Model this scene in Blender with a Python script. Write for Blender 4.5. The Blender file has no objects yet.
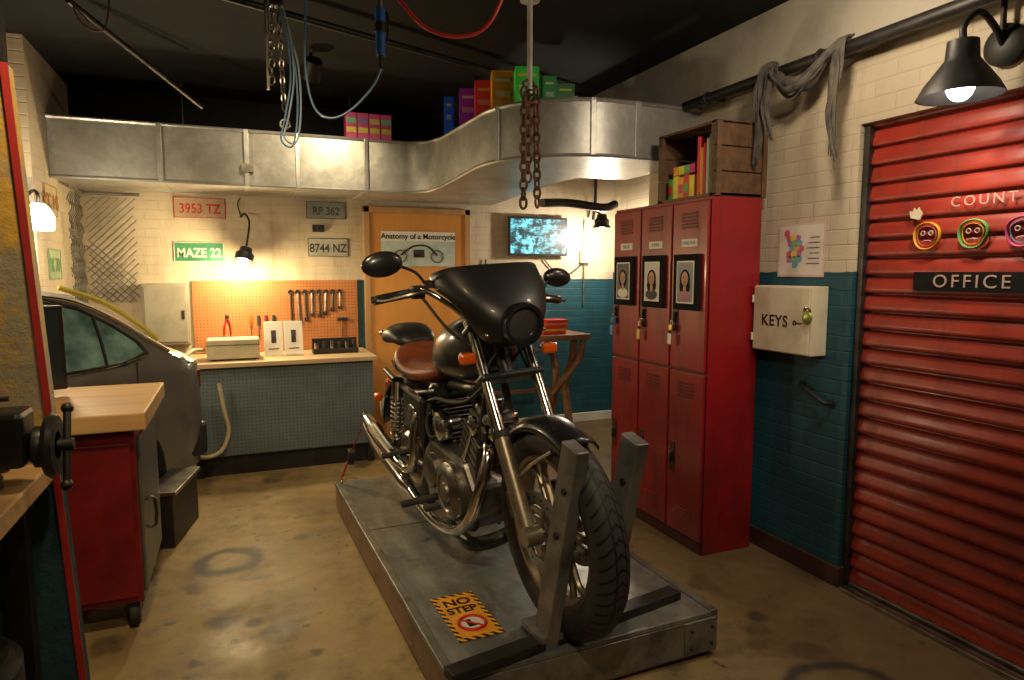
import bpy, math, random
from mathutils import Vector, Matrix, Euler
random.seed(7)
SC=bpy.context.scene
pi=math.pi
def rad(a): return a*pi/180
# ---------------------------------------------------------------- materials
def new_mat(name):
    m=bpy.data.materials.new(name); m.use_nodes=True
    nt=m.node_tree; b=nt.nodes['Principled BSDF']
    return m,nt,b
def math_n(nt,op,a,b=None,c=None):
    n=nt.nodes.new('ShaderNodeMath'); n.operation=op
    for i,x in enumerate((a,b,c)):
        if x is None: continue
        if isinstance(x,(int,float)): n.inputs[i].default_value=x
        else: nt.links.new(x,n.inputs[i])
    return n.outputs[0]
def mixc(nt,fac,a,b):
    n=nt.nodes.new('ShaderNodeMix'); n.data_type='RGBA'
    for i,x in ((0,fac),(6,a),(7,b)):
        if isinstance(x,(int,float)): n.inputs[i].default_value=x
        elif isinstance(x,tuple): n.inputs[i].default_value=(x[0],x[1],x[2],1)
        else: nt.links.new(x,n.inputs[i])
    return n.outputs[2]
def noise(nt,scale,detail=5,rough=.55,vec=None):
    n=nt.nodes.new('ShaderNodeTexNoise'); n.inputs['Scale'].default_value=scale
    n.inputs['Detail'].default_value=detail; n.inputs['Roughness'].default_value=rough
    if vec is not None: nt.links.new(vec,n.inputs['Vector'])
    return n.outputs[0]
def ramp(nt,fac,lo,hi):
    n=nt.nodes.new('ShaderNodeMapRange'); nt.links.new(fac,n.inputs[0])
    n.inputs[1].default_value=lo; n.inputs[2].default_value=hi; n.clamp=True
    return n.outputs[0]
def bump(nt,b,h,strength=.3,dist=.01):
    n=nt.nodes.new('ShaderNodeBump'); n.inputs['Strength'].default_value=strength
    n.inputs['Distance'].default_value=dist; nt.links.new(h,n.inputs['Height'])
    nt.links.new(n.outputs[0],b.inputs['Normal'])
def wpos(nt):
    g=nt.nodes.new('ShaderNodeNewGeometry'); return g.outputs['Position']
def opos(nt):
    g=nt.nodes.new('ShaderNodeTexCoord'); return g.outputs['Object']
def sep(nt,v):
    s=nt.nodes.new('ShaderNodeSeparateXYZ'); nt.links.new(v,s.inputs[0]); return s.outputs
def comb(nt,x,y,z=0):
    c=nt.nodes.new('ShaderNodeCombineXYZ')
    for i,a in enumerate((x,y,z)):
        if isinstance(a,(int,float)): c.inputs[i].default_value=a
        else: nt.links.new(a,c.inputs[i])
    return c.outputs[0]
def scaled(nt,p,sc,rot=(0,0,0)):
    mp=nt.nodes.new('ShaderNodeMapping'); nt.links.new(p,mp.inputs[0]); mp.inputs['Scale'].default_value=sc; mp.inputs['Rotation'].default_value=rot
    return mp.outputs[0]
def pm(name,col,rough=.5,metal=0,col2=None,scale=6,lo=.45,hi=.65,bmp=0,bscale=40,coat=0,spec=None):
    m,nt,b=new_mat(name)
    b.inputs['Base Color'].default_value=(*col,1); b.inputs['Roughness'].default_value=rough
    b.inputs['Metallic'].default_value=metal
    if coat: b.inputs['Coat Weight'].default_value=coat; b.inputs['Coat Roughness'].default_value=.1
    if spec is not None: b.inputs['Specular IOR Level'].default_value=spec
    p=opos(nt)
    if col2 is None: col2=tuple(c*.8 for c in col)
    f=ramp(nt,noise(nt,scale,6,.6,p),lo,hi)
    nt.links.new(mixc(nt,f,col,col2),b.inputs['Base Color'])
    if bmp: bump(nt,b,noise(nt,bscale,4,.6,p),bmp,.005)
    return m
def em(name,col,s):
    m,nt,b=new_mat(name)
    b.inputs['Base Color'].default_value=(*col,1)
    b.inputs['Emission Color'].default_value=(*col,1); b.inputs['Emission Strength'].default_value=s
    return m

TEAL=(.009,.062,.088); CREAM=(.58,.49,.36)
def wall_mat(name,axis,top=CREAM,teal=True,split=1.53,xmin=None):
    m,nt,b=new_mat(name)
    p=wpos(nt); s=sep(nt,p); a=s[0] if axis=='x' else s[1]
    v=comb(nt,a,s[2])
    br=nt.nodes.new('ShaderNodeTexBrick'); nt.links.new(v,br.inputs['Vector'])
    br.inputs['Scale'].default_value=1; br.inputs['Brick Width'].default_value=.21
    br.inputs['Row Height'].default_value=.072; br.inputs['Mortar Size'].default_value=.005
    br.inputs['Mortar Smooth'].default_value=.8
    n1=ramp(nt,noise(nt,2.2,7,.6,p),.42,.72)
    n2=ramp(nt,noise(nt,14,5,.6,p),.5,.8)
    n3=ramp(nt,noise(nt,1.5,6,.65,scaled(nt,p,(4,4,.7))),.50,.72)
    ct=mixc(nt,n1,top,tuple(c*.78 for c in top))
    ct=mixc(nt,n2,ct,tuple(c*.84 for c in top))
    ct=mixc(nt,math_n(nt,'MULTIPLY',n3,.5),ct,(.28,.20,.11))
    if teal:
        cb=mixc(nt,n1,TEAL,tuple(c*1.5 for c in TEAL))
        cb=mixc(nt,math_n(nt,'MULTIPLY',n3,.5),cb,(.01,.02,.025))
        wob=math_n(nt,'ADD',s[2],math_n(nt,'MULTIPLY',noise(nt,9,3,.5,p),.02))
        f=math_n(nt,'GREATER_THAN',wob,split+.01)
        if xmin is not None: f=math_n(nt,'MAXIMUM',f,math_n(nt,'LESS_THAN',s[0],xmin))
        c=mixc(nt,f,cb,ct)
    else: c=ct
    mf=math_n(nt,'MULTIPLY',br.outputs['Fac'],.08)
    c=mixc(nt,mf,c,(.08,.06,.04))
    nt.links.new(c,b.inputs['Base Color']); b.inputs['Roughness'].default_value=.55
    h=math_n(nt,'ADD',math_n(nt,'MULTIPLY',br.outputs['Fac'],-1),math_n(nt,'MULTIPLY',noise(nt,45,5,.65,p),.6))
    bump(nt,b,h,.42,.005)
    return m
WXB=wall_mat('brick_wall_back','x',split=1.46,xmin=1.0); WX=wall_mat('brick_wall_x','x',teal=False)
WYL=wall_mat('brick_wall_left','y',teal=False); WY=wall_mat('brick_wall_right','y')
WPL=pm('plaster_band',(.42,.38,.31),.7,0,(.30,.27,.21),3,bmp=.3)

def floor_mat():
    m,nt,b=new_mat('stained_concrete')
    p=wpos(nt); s=sep(nt,p)
    n1=ramp(nt,noise(nt,1.3,8,.65,p),.40,.64)
    n2=ramp(nt,noise(nt,5,8,.7,p),.50,.68)
    n3=ramp(nt,noise(nt,2.7,3,.5,p),.60,.66)
    n4=ramp(nt,noise(nt,11,3,.5,p),.66,.70)
    n5=ramp(nt,noise(nt,2.2,8,.75,scaled(nt,p,(1,1,1),(0,0,.7))),.55,.62)
    c=mixc(nt,n1,(.35,.25,.11),(.19,.125,.055))
    c=mixc(nt,math_n(nt,'MULTIPLY',n2,.7),c,(.115,.082,.045))
    c=mixc(nt,math_n(nt,'MULTIPLY',n5,.28),c,(.42,.35,.22))
    c=mixc(nt,math_n(nt,'MULTIPLY',n3,.6),c,(.045,.035,.025))
    c=mixc(nt,math_n(nt,'MULTIPLY',n4,.65),c,(.03,.025,.02))
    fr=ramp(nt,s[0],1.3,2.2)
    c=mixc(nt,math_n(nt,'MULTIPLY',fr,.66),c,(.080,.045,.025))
    def ring(c,x,y,r,w,k):
        dx=math_n(nt,'SUBTRACT',s[0],x); dy=math_n(nt,'SUBTRACT',s[1],y)
        d=math_n(nt,'SQRT',math_n(nt,'ADD',math_n(nt,'MULTIPLY',dx,dx),math_n(nt,'MULTIPLY',dy,dy)))
        d=math_n(nt,'ADD',d,math_n(nt,'MULTIPLY',math_n(nt,'SUBTRACT',noise(nt,7,3,.5,p),.5),.09))
        e=math_n(nt,'ABSOLUTE',math_n(nt,'SUBTRACT',d,r))
        f=ramp(nt,e,w,w*.25)
        return mixc(nt,math_n(nt,'MULTIPLY',f,k),c,(.03,.028,.025))
    c=ring(c,-.09,3.72,.14,.060,.95)
    c=ring(c,2.0,1.6,.22,.04,.85)
    for a in ((-.1,3.05,.03,.06,.9),(.02,3.0,.01,.05,.9),(.1,2.9,.01,.06,.7),(.3,3.9,.01,.05,.5),(-.2,2.75,.0,.04,.8),(.25,2.65,.0,.035,.8),(2.1,2.2,.02,.045,.7),(.1,2.55,0,.045,.6)): c=ring(c,*a)
    nt.links.new(c,b.inputs['Base Color'])
    r=ramp(nt,noise(nt,3,5,.6,p),.3,.8); rr=math_n(nt,'ADD',math_n(nt,'MULTIPLY',r,.3),.36)
    nt.links.new(rr,b.inputs['Roughness'])
    bump(nt,b,noise(nt,25,6,.65,p),.12,.01)
    return m
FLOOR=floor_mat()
def peg_mat(name,col,axis='x'):
    m,nt,b=new_mat(name); p=wpos(nt); s=sep(nt,p); a=s[0] if axis=='x' else s[1]
    def cell(x):
        f=math_n(nt,'FRACT',math_n(nt,'DIVIDE',math_n(nt,'ADD',x,10),.027)); f=math_n(nt,'SUBTRACT',f,.5); return math_n(nt,'MULTIPLY',f,f)
    d=math_n(nt,'ADD',cell(a),cell(s[2]))
    f=math_n(nt,'LESS_THAN',d,.03)
    n1=ramp(nt,noise(nt,4,6,.6,p),.4,.7)
    c=mixc(nt,n1,col,tuple(x*.7 for x in col))
    nt.links.new(mixc(nt,f,c,tuple(x*.25 for x in col)),b.inputs['Base Color']); b.inputs['Roughness'].default_value=.5
    return m
def wood(name,c1,c2,scale=1.0,axis=0,rough=.45):
    m,nt,b=new_mat(name); p=opos(nt)
    sc=[18*scale]*3; sc[axis]=1.6*scale
    f=ramp(nt,noise(nt,1,6,.6,scaled(nt,p,sc)),.35,.68)
    nt.links.new(mixc(nt,f,c1,c2),b.inputs['Base Color']); b.inputs['Roughness'].default_value=rough
    bump(nt,b,f,.12,.003)
    return m
def worn_graded(name,c1,c2,c3,rough=.38,coat=.15):
    m,nt,b=new_mat(name); p=wpos(nt); s=sep(nt,p)
    a=ramp(nt,noise(nt,2.5,7,.65,p),.42,.70)
    st=ramp(nt,noise(nt,2,7,.7,scaled(nt,p,(5,5,.8))),.50,.74)
    low=math_n(nt,'MULTIPLY',ramp(nt,s[2],1.3,.0),.55)  # colour also gets darker towards the bottom, broken up by noise below
    sc=ramp(nt,noise(nt,9,8,.75,p),.64,.70)
    c=mixc(nt,a,c1,c2); c=mixc(nt,math_n(nt,'MULTIPLY',st,.65),c,c3)
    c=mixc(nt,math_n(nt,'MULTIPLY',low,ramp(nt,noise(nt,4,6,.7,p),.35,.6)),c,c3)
    c=mixc(nt,math_n(nt,'MULTIPLY',sc,.5),c,c3)
    nt.links.new(c,b.inputs['Base Color']); b.inputs['Coat Weight'].default_value=coat; b.inputs['Coat Roughness'].default_value=.15
    nt.links.new(math_n(nt,'ADD',math_n(nt,'MULTIPLY',st,.2),rough),b.inputs['Roughness'])
    bump(nt,b,noise(nt,5,4,.5,p),.08,.01)
    return m
BLACK=pm('black_paint',(.010,.010,.011),.3,0,(.018,.018,.02),8,coat=.4)
SATIN=pm('satin_black',(.012,.012,.013),.42,0,(.022,.021,.02),5)
MATTE=pm('matte_black',(.008,.008,.008),.85,0,(.012,.012,.012),5,spec=.15)
RUB=pm('rubber',(.014,.014,.014),.7,0,(.03,.028,.025),9,bmp=.2)
CHR=pm('chrome',(.66,.65,.62),.16,1,(.42,.40,.37),7)
ALU=pm('dull_aluminium',(.42,.40,.36),.34,1,(.22,.20,.17),9,bmp=.1)
DKM=pm('dark_metal',(.08,.075,.07),.42,.8,(.04,.036,.032),9,bmp=.15)
STEEL=pm('grey_steel',(.25,.25,.235),.42,.6,(.12,.11,.10),6,bmp=.12)
IRON=pm('black_iron',(.016,.015,.014),.5,.3,(.03,.026,.022),9,bmp=.2)
CEIL=pm('black_ceiling_paint',(.0035,.003,.003),.85,0,(.007,.006,.0055),3,bmp=.6,bscale=6,spec=.25)
RUST=pm('rusty_iron',(.16,.07,.035),.75,.3,(.06,.03,.02),12,bmp=.4)
RED=worn_graded('locker_red',(.30,.008,.012),(.20,.007,.009),(.045,.008,.008))
REDD=pm('locker_red_dark',(.04,.003,.003),.5)
CABR=pm('cabinet_red',(.20,.010,.012),.4,0,(.10,.008,.008),4)
SHUT=worn_graded('shutter_red',(.34,.030,.016),(.23,.020,.011),(.07,.012,.008),.38,.08)
BROWNB=pm('baseboard_brown',(.055,.022,.015),.5)
WHITE=pm('white_card',(.75,.73,.68),.5,0,(.68,.66,.6),4)
CREAMB=pm('cream_metal',(.64,.57,.42),.4,0,(.53,.46,.32),5)
LEATH=pm('brown_leather',(.21,.050,.018),.38,0,(.12,.03,.012),8,bmp=.35,bscale=60)
AMB=pm('amber_lens',(.75,.12,.01),.2,0,(.6,.08,.01),9,coat=.6)
GOLD=pm('brass',(.6,.42,.12),.3,1)
def galv():
    m,nt,b=new_mat('galvanised_sheet'); p=wpos(nt)
    v=nt.nodes.new('ShaderNodeTexVoronoi'); v.inputs['Scale'].default_value=28; nt.links.new(p,v.inputs['Vector'])
    f=ramp(nt,v.outputs['Color'],.2,.8)
    n=ramp(nt,noise(nt,2.5,6,.65,p),.4,.7)
    c=mixc(nt,f,(.52,.52,.50),(.45,.45,.425)); c=mixc(nt,n,c,(.28,.27,.24))
    nt.links.new(c,b.inputs['Base Color']); b.inputs['Metallic'].default_value=.6; b.inputs['Roughness'].default_value=.40
    bump(nt,b,noise(nt,4,3,.5,p),.3,.02)
    return m
GALV=galv()
def deckm():
    m,nt,b=new_mat('deck_steel'); p=wpos(nt)
    n=ramp(nt,noise(nt,3,8,.65,p),.35,.68); n2=ramp(nt,noise(nt,8,6,.7,p),.56,.72); n3=ramp(nt,noise(nt,1.6,6,.6,scaled(nt,p,(6,1.2,1),(0,0,.25))),.48,.70)
    n4=ramp(nt,noise(nt,2.3,7,.7,p),.56,.62)
    c=mixc(nt,n,(.24,.255,.24),(.11,.115,.11)); c=mixc(nt,math_n(nt,'MULTIPLY',n3,.65),c,(.42,.43,.39)); c=mixc(nt,math_n(nt,'MULTIPLY',n4,.5),c,(.07,.07,.065)); c=mixc(nt,math_n(nt,'MULTIPLY',n2,.6),c,(.15,.09,.055))
    nt.links.new(c,b.inputs['Base Color']); b.inputs['Metallic'].default_value=.35
    nt.links.new(math_n(nt,'ADD',math_n(nt,'MULTIPLY',n,.25),.25),b.inputs['Roughness'])
    bump(nt,b,noise(nt,20,5,.6,p),.15,.005)
    return m
DECK=deckm()
DECKS=pm('deck_side_rusty',(.26,.16,.095),.55,.1,(.13,.09,.065),5,bmp=.3)
WBUT=wood('butcher_block',(.62,.39,.17),(.45,.25,.10),1,0)
WDARK=wood('dark_crate_wood',(.15,.075,.035),(.06,.03,.015),1,1,.6)
WTAB=wood('rough_table_wood',(.26,.12,.05),(.12,.055,.025),1,0,.5)
WDOOR=wood('orange_door',(.62,.29,.07),(.54,.23,.05),.35,2,.4)
WLITE=wood('pale_bench_wood',(.55,.42,.26),(.45,.32,.18),1,0,.5)

# ---------------------------------------------------------------- geometry helpers
def group(name,loc=(0,0,0),rot=(0,0,0),scale=1.0,parent=None):
    e=bpy.data.objects.new(name,None); e.empty_display_size=.1
    SC.collection.objects.link(e); e.location=loc; e.rotation_euler=rot; e.scale=(scale,)*3
    if parent: e.parent=parent
    return e
def mesh(name,V,F,mat,parent=None,smooth=False,bevel=0,seg=2):
    me=bpy.data.meshes.new(name); me.from_pydata([tuple(v) for v in V],[],F); me.update()
    import bmesh
    bm=bmesh.new(); bm.from_mesh(me); bmesh.ops.remove_doubles(bm,verts=bm.verts,dist=1e-6)
    bmesh.ops.recalc_face_normals(bm,faces=bm.faces); bm.to_mesh(me); bm.free()
    if smooth:
        me.polygons.foreach_set('use_smooth',[True]*len(me.polygons))
        me.set_sharp_from_angle(angle=rad(42))
    me.materials.append(mat)
    o=bpy.data.objects.new(name,me); SC.collection.objects.link(o)
    if parent: o.parent=parent
    if bevel:
        b=o.modifiers.new('b','BEVEL'); b.width=bevel; b.segments=seg; b.limit_method='ANGLE'
    return o
def box(name,a,b,mat,parent=None,bevel=0,rot=None):
    c=Vector([(a[i]+b[i])/2 for i in range(3)]); h=[abs(b[i]-a[i])/2 for i in range(3)]
    V=[Vector((sx*h[0],sy*h[1],sz*h[2])) for sx in(-1,1) for sy in(-1,1) for sz in(-1,1)]
    F=[(0,1,3,2),(4,6,7,5),(0,4,5,1),(2,3,7,6),(0,2,6,4),(1,5,7,3)]
    o=mesh(name,V,F,mat,parent,False,bevel); o.location=c
    if rot: o.rotation_euler=rot
    return o
def frame(axis):
    w=Vector(axis).normalized(); u=w.cross(Vector((0,0,1)))
    if u.length<1e-3: u=Vector((1,0,0))
    u.normalize(); v=w.cross(u).normalized(); return u,v,w
def lathe(name,prof,origin,axis,mat,parent=None,n=32,closed=False,smooth=True):
    u,v,w=frame(axis); O=Vector(origin); V=[];F=[]; m=len(prof)
    for i in range(n):
        a=2*pi*i/n
        for r,h in prof: V.append(O+w*h+(u*math.cos(a)+v*math.sin(a))*r)
    for i in range(n):
        j=(i+1)%n
        for k in range(m if closed else m-1):
            l=(k+1)%m; F.append((i*m+k,i*m+l,j*m+l,j*m+k))
    if not closed:
        if prof[0][0]>1e-5: F.append(tuple(i*m for i in range(n)))
        if prof[-1][0]>1e-5: F.append(tuple(i*m+m-1 for i in range(n)))
    return mesh(name,V,F,mat,parent,smooth)
def cyl(name,p1,p2,r,mat,parent=None,r2=None,n=20):
    p1=Vector(p1);p2=Vector(p2);L=(p2-p1).length
    return lathe(name,[(r,0),(r if r2 is None else r2,L)],p1,p2-p1,mat,parent,n)
def torus(name,c,axis,R,r,mat,parent=None,n=32,m=10):
    return lathe(name,[(R+r*math.cos(2*pi*k/m),r*math.sin(2*pi*k/m)) for k in range(m)],c,axis,mat,parent,n,True)
def catmull(P,steps,closed=False):
    P=[Vector(p) for p in P]; out=[]; n=len(P)
    rng=n if closed else n-1
    for i in range(rng):
        p1=P[i];p2=P[(i+1)%n]
        p0=P[(i-1)%n] if closed or i>0 else p1*2-p2
        p3=P[(i+2)%n] if closed or i+2<n else p2*2-p1
        for s in range(steps):
            t=s/steps
            out.append(.5*((2*p1)+(p2-p0)*t+(2*p0-5*p1+4*p2-p3)*t*t+(3*p1-p0-3*p2+p3)*t**3))
    if not closed: out.append(P[-1])
    return out
def tube_geo(pts,r,n=10,steps=6,closed=False,flat=1.0):
    P=catmull(pts,steps,closed) if steps>1 else [Vector(p) for p in pts]
    V=[];F=[];N_=len(P)
    if isinstance(r,(list,tuple)):
        k=len(r)-1; R=[]
        for i in range(N_):
            x=i/(N_-1)*k; a=min(int(x),k-1); R.append(r[a]+(r[a+1]-r[a])*(x-a))
    else: R=[r]*N_
    T=[]
    for i in range(N_):
        a=P[(i-1)%N_] if closed else P[max(i-1,0)]; b=P[(i+1)%N_] if closed else P[min(i+1,N_-1)]
        d=(b-a); T.append(d.normalized() if d.length>1e-9 else Vector((0,0,1)))
    u,v,_=frame(T[0])
    for i in range(N_):
        if i>0:
            u=(u-T[i]*u.dot(T[i])); u=u.normalized() if u.length>1e-6 else frame(T[i])[0]
        v=T[i].cross(u)
        for k in range(n):
            a=2*pi*k/n; V.append(P[i]+(u*math.cos(a)+v*math.sin(a)*flat)*R[i])
    rng=N_ if closed else N_-1
    for i in range(rng):
        j=(i+1)%N_
        for k in range(n):
            l=(k+1)%n; F.append((i*n+k,i*n+l,j*n+l,j*n+k))
    if not closed: F.append(tuple(range(n))); F.append(tuple((N_-1)*n+k for k in range(n)))
    return V,F
def tube(name,pts,r,mat,parent=None,n=10,steps=6,closed=False,flat=1.0):
    V,F=tube_geo(pts,r,n,steps,closed,flat); return mesh(name,V,F,mat,parent,True)
def multi(name,geos,mat,parent=None,smooth=True):
    V=[];F=[]
    for v,f in geos:
        o=len(V); V+=v; F+=[tuple(i+o for i in q) for q in f]
    return mesh(name,V,F,mat,parent,smooth)
def ball(name,c,r,mat,parent=None,n=24,rot=None):
    if isinstance(r,(int,float)): r=(r,r,r)
    V=[];F=[];m=n//2
    for i in range(m+1):
        th=pi*i/m
        for k in range(n):
            ph=2*pi*k/n; V.append(Vector((r[0]*math.sin(th)*math.cos(ph),r[1]*math.sin(th)*math.sin(ph),r[2]*math.cos(th))))
    for i in range(m):
        for k in range(n):
            l=(k+1)%n; F.append((i*n+k,(i+1)*n+k,(i+1)*n+l,i*n+l))
    me=mesh(name,V,F,mat,parent,True); me.location=c
    if rot: me.rotation_euler=rot
    return me
def loft(name,rings,mat,parent=None,caps=True,closed=True,smooth=True,solid=0,sub=0):
    V=[];F=[];m=len(rings[0])
    for r in rings: V+= [Vector(p) for p in r]
    for i in range(len(rings)-1):
        for k in range(m if closed else m-1):
            l=(k+1)%m; F.append((i*m+k,i*m+l,(i+1)*m+l,(i+1)*m+k))
    if caps and closed: F.append(tuple(range(m))); F.append(tuple((len(rings)-1)*m+k for k in range(m)))
    o=mesh(name,V,F,mat,parent,smooth)
    if solid: s=o.modifiers.new('s','SOLIDIFY'); s.thickness=solid; s.offset=0
    if sub: s=o.modifiers.new('sub','SUBSURF'); s.levels=sub; s.render_levels=sub
    return o
def prism(name,pts,O,u,v,w,d,mat,parent=None,bevel=0,smooth=False):
    O=Vector(O);u=Vector(u);v=Vector(v);w=Vector(w)
    n=len(pts); V=[O+u*p[0]+v*p[1] for p in pts]+[O+u*p[0]+v*p[1]+w*d for p in pts]
    F=[tuple(range(n)),tuple(range(n,2*n))]+[(i,(i+1)%n,n+(i+1)%n,n+i) for i in range(n)]
    return mesh(name,V,F,mat,parent,smooth,bevel)
def text(name,body,size,loc,rot,mat,parent=None,ext=.001,align='CENTER',sx=1.0,bold=0,space=1.0):
    c=bpy.data.curves.new(name,'FONT'); c.body=body; c.size=size; c.extrude=ext; c.align_x=align; c.align_y='CENTER'; c.offset=bold; c.space_character=space
    c.materials.append(mat); o=bpy.data.objects.new(name,c); SC.collection.objects.link(o)
    o.location=loc; o.rotation_euler=rot; o.scale=(sx,1,1)
    if parent: o.parent=parent
    return o
RB=(pi/2,0,0); RR=(pi/2,0,-pi/2); RL=(pi/2,0,pi/2)

# ---------------------------------------------------------------- room shell
YB=5.95; XR=2.67; H=2.9; XL=-1.08
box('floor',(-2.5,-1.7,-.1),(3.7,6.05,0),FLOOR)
box('ceiling',(-2.5,-1.7,H),(3.7,6.05,H+.1),CEIL)
box('wall_back',(XL-.1,YB,0),(3.7,YB+.1,H),WXB)
box('trim_black_header',(XL,YB-.03,2.54),(3.6,YB,H),CEIL)
box('wall_left',(XL-.1,4.8,0),(XL,YB,H),WYL)
box('wall_left_return',(-2.4,4.8,0),(XL-.1,4.9,H),WX)
box('wall_left_outer',(-2.5,-1.6,0),(-2.4,4.9,H),WYL)
box('wall_front',(-2.5,-1.7,0),(2.9,-1.6,H),WX)
box('wall_right',(XR,2.27,0),(XR+.13,3.95,H),WY)
box('wall_right_lintel',(XR,-.3,2.2),(XR+.13,2.27,H),WY)
box('wall_right_near',(XR,-1.6,0),(XR+.13,-.3,H),WY)
box('wall_right_upper',(XR,3.95,2.54),(XR+.13,YB,H),WY)
box('wall_alcove_return',(XR+.13,3.85,0),(3.6,3.95,H),WX)
box('wall_alcove',(3.6,3.85,0),(3.7,YB,H),WY)
box('trim_plaster_band',(XR-.02,-.3,2.58),(XR,5.6,H),WPL,None,.004)
box('baseboard_right',(XR-.02,2.27,0),(XR,3.95,.1),BROWNB,None,.004)
box('baseboard_right_end',(XR-.02,2.25,0),(XR+.05,2.27,.1),BROWNB,None,.004)
box('baseboard_back',(2.06,YB-.02,0),(3.6,YB,.09),WHITE,None,.004)

# door
g=group('orange_door',(1.55,YB-.001,0))
box('leaf',(-.44,-.03,.01),(.44,0,2.05),WDOOR,g,.003)
WTR=wood('door_trim_wood',(.46,.27,.12),(.36,.20,.08),.5,2)
for n_,a,b in(('jamb_1',(-.49,-.045,0),(-.44,0,2.1)),('jamb_2',(.44,-.045,0),(.49,0,2.1)),('head',(-.49,-.045,2.05),(.49,0,2.1))):
    box(n_,a,b,WTR,g,.003)
cyl('knob_neck',(-.36,-.03,1.0),(-.36,-.07,1.0),.012,CHR,g); ball('knob',(-.36,-.09,1.0),.028,CHR,g)

g=group('anatomy_poster',(1.55,YB-.034,1.73))
PAP=pm('poster_paper',(.50,.58,.54),.5,0,(.40,.46,.43),5)
box('sheet',(-.34,-.006,-.15),(.34,0,.16),PAP,g)
box('title_bar',(-.34,-.008,.075),(.34,-.006,.16),WHITE,g)
text('title','Anatomy of a Motorcycle',.066,(0,-.009,.115),RB,BLACK,g,.0005,bold=.0015)
for s in(-1,1):
    torus('sketch_wheel_%d'%(s+2),(s*.17,-.009,-.06),(0,1,0),.055,.004,DKM,g,20,6)
tube('sketch_frame',[(-.17,-.01,-.05),(-.05,-.01,.03),(.08,-.01,.03),(.17,-.01,-.05)],.008,DKM,g,6,5)
box('sketch_engine',(-.05,-.009,-.07),(.05,-.007,-.0),DKM,g)

# ---------------------------------------------------------------- roller shutter
g=group('roller_shutter_door',(2.735,.98,0))
V=[];F=[];pitch=.083
prof=[(0,0),(.05,-.021),(.14,-.025),(.32,-.022),(.6,-.016),(.86,-.010),(.94,-.001)]
zz_=[]
k=0
while k*pitch<2.19:
    for ph,x in prof: zz_.append((.02+(k+ph)*pitch,x))
    k+=1
for z,x in zz_: V.append((x,-1.27,z)); V.append((x,1.27,z))
for i in range(len(zz_)-1): F.append((2*i,2*i+1,2*i+3,2*i+2))
mesh('slats',V,F,SHUT,g,True)
box('guide_rail',(-.045,1.255,0),(.03,1.285,2.19),DKM,g,.002)
box('bottom_rail',(-.04,-1.25,0),(.02,1.25,.035),ALU,g,.003)
box('floor_track',(-.10,-1.25,.0),(-.055,1.25,.02),ALU,g,.003)
g=group('count_office_sign',(2.703,1.75,1.7))
box('strip',(-.002,-.45,-.25),(.006,.24,-.17),MATTE,g)
LET=pm('sign_letter_pink',(.50,.33,.29),.5)
text('office_letters','OFFICE',.074,(-.004,-.0,-.21),RR,LET,g,.001,sx=1.05,bold=.0,space=1.3)
text('count_letters','COUNT',.056,(-.006,-.03,.11),RR,LET,g,.001,sx=1.05,bold=.0,space=1.35)
for i,(y,c,c2) in enumerate(((.19,(.62,.30,.02),(.5,.10,.05)),(.0,(.12,.38,.10),(.6,.35,.02)),(-.18,(.55,.08,.22),(.1,.3,.5)))):
    m=pm('ring_paint_%d'%i,c,.5); m2=pm('ring_paint_b%d'%i,c2,.5)
    pts=[(-.005,y+.055*math.cos(t)*(1+.05*math.sin(3*t)),-.02+.058*math.sin(t)*(1+.05*math.cos(2*t))) for t in [2*pi*q/14 for q in range(14)]]
    tube('ring_%d'%i,pts,.0095,m,g,6,3,True,.5)
    tube('inner_ring_%d'%i,[(-.006,y+(a_[1]-y)*.74,-.02+(a_[2]+.02)*.74) for a_ in pts],.0035,m2,g,6,3,True,.5)
    for s in(-1,1): torus('eye_ring_%d_%d'%(i,s+2),(-.006,y+s*.017,-.008),(1,0,0),.009,.0025,LET,g,12,6)
    tube('mouth_stroke_%d'%i,[(-.006,y-.02,-.042),(-.006,y,-.038),(-.006,y+.02,-.044)],.0025,LET,g,6,4)
prism('glove',[(-.025,-.015),(.015,-.025),(.028,0),(.015,.015),(.01,.028),(0,.015),(-.012,.028),(-.015,.012),(-.032,.015)],(-.004,.24,.075),(0,-1,0),(0,0,1),(-1,0,0),.006,CREAMB,g)

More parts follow.
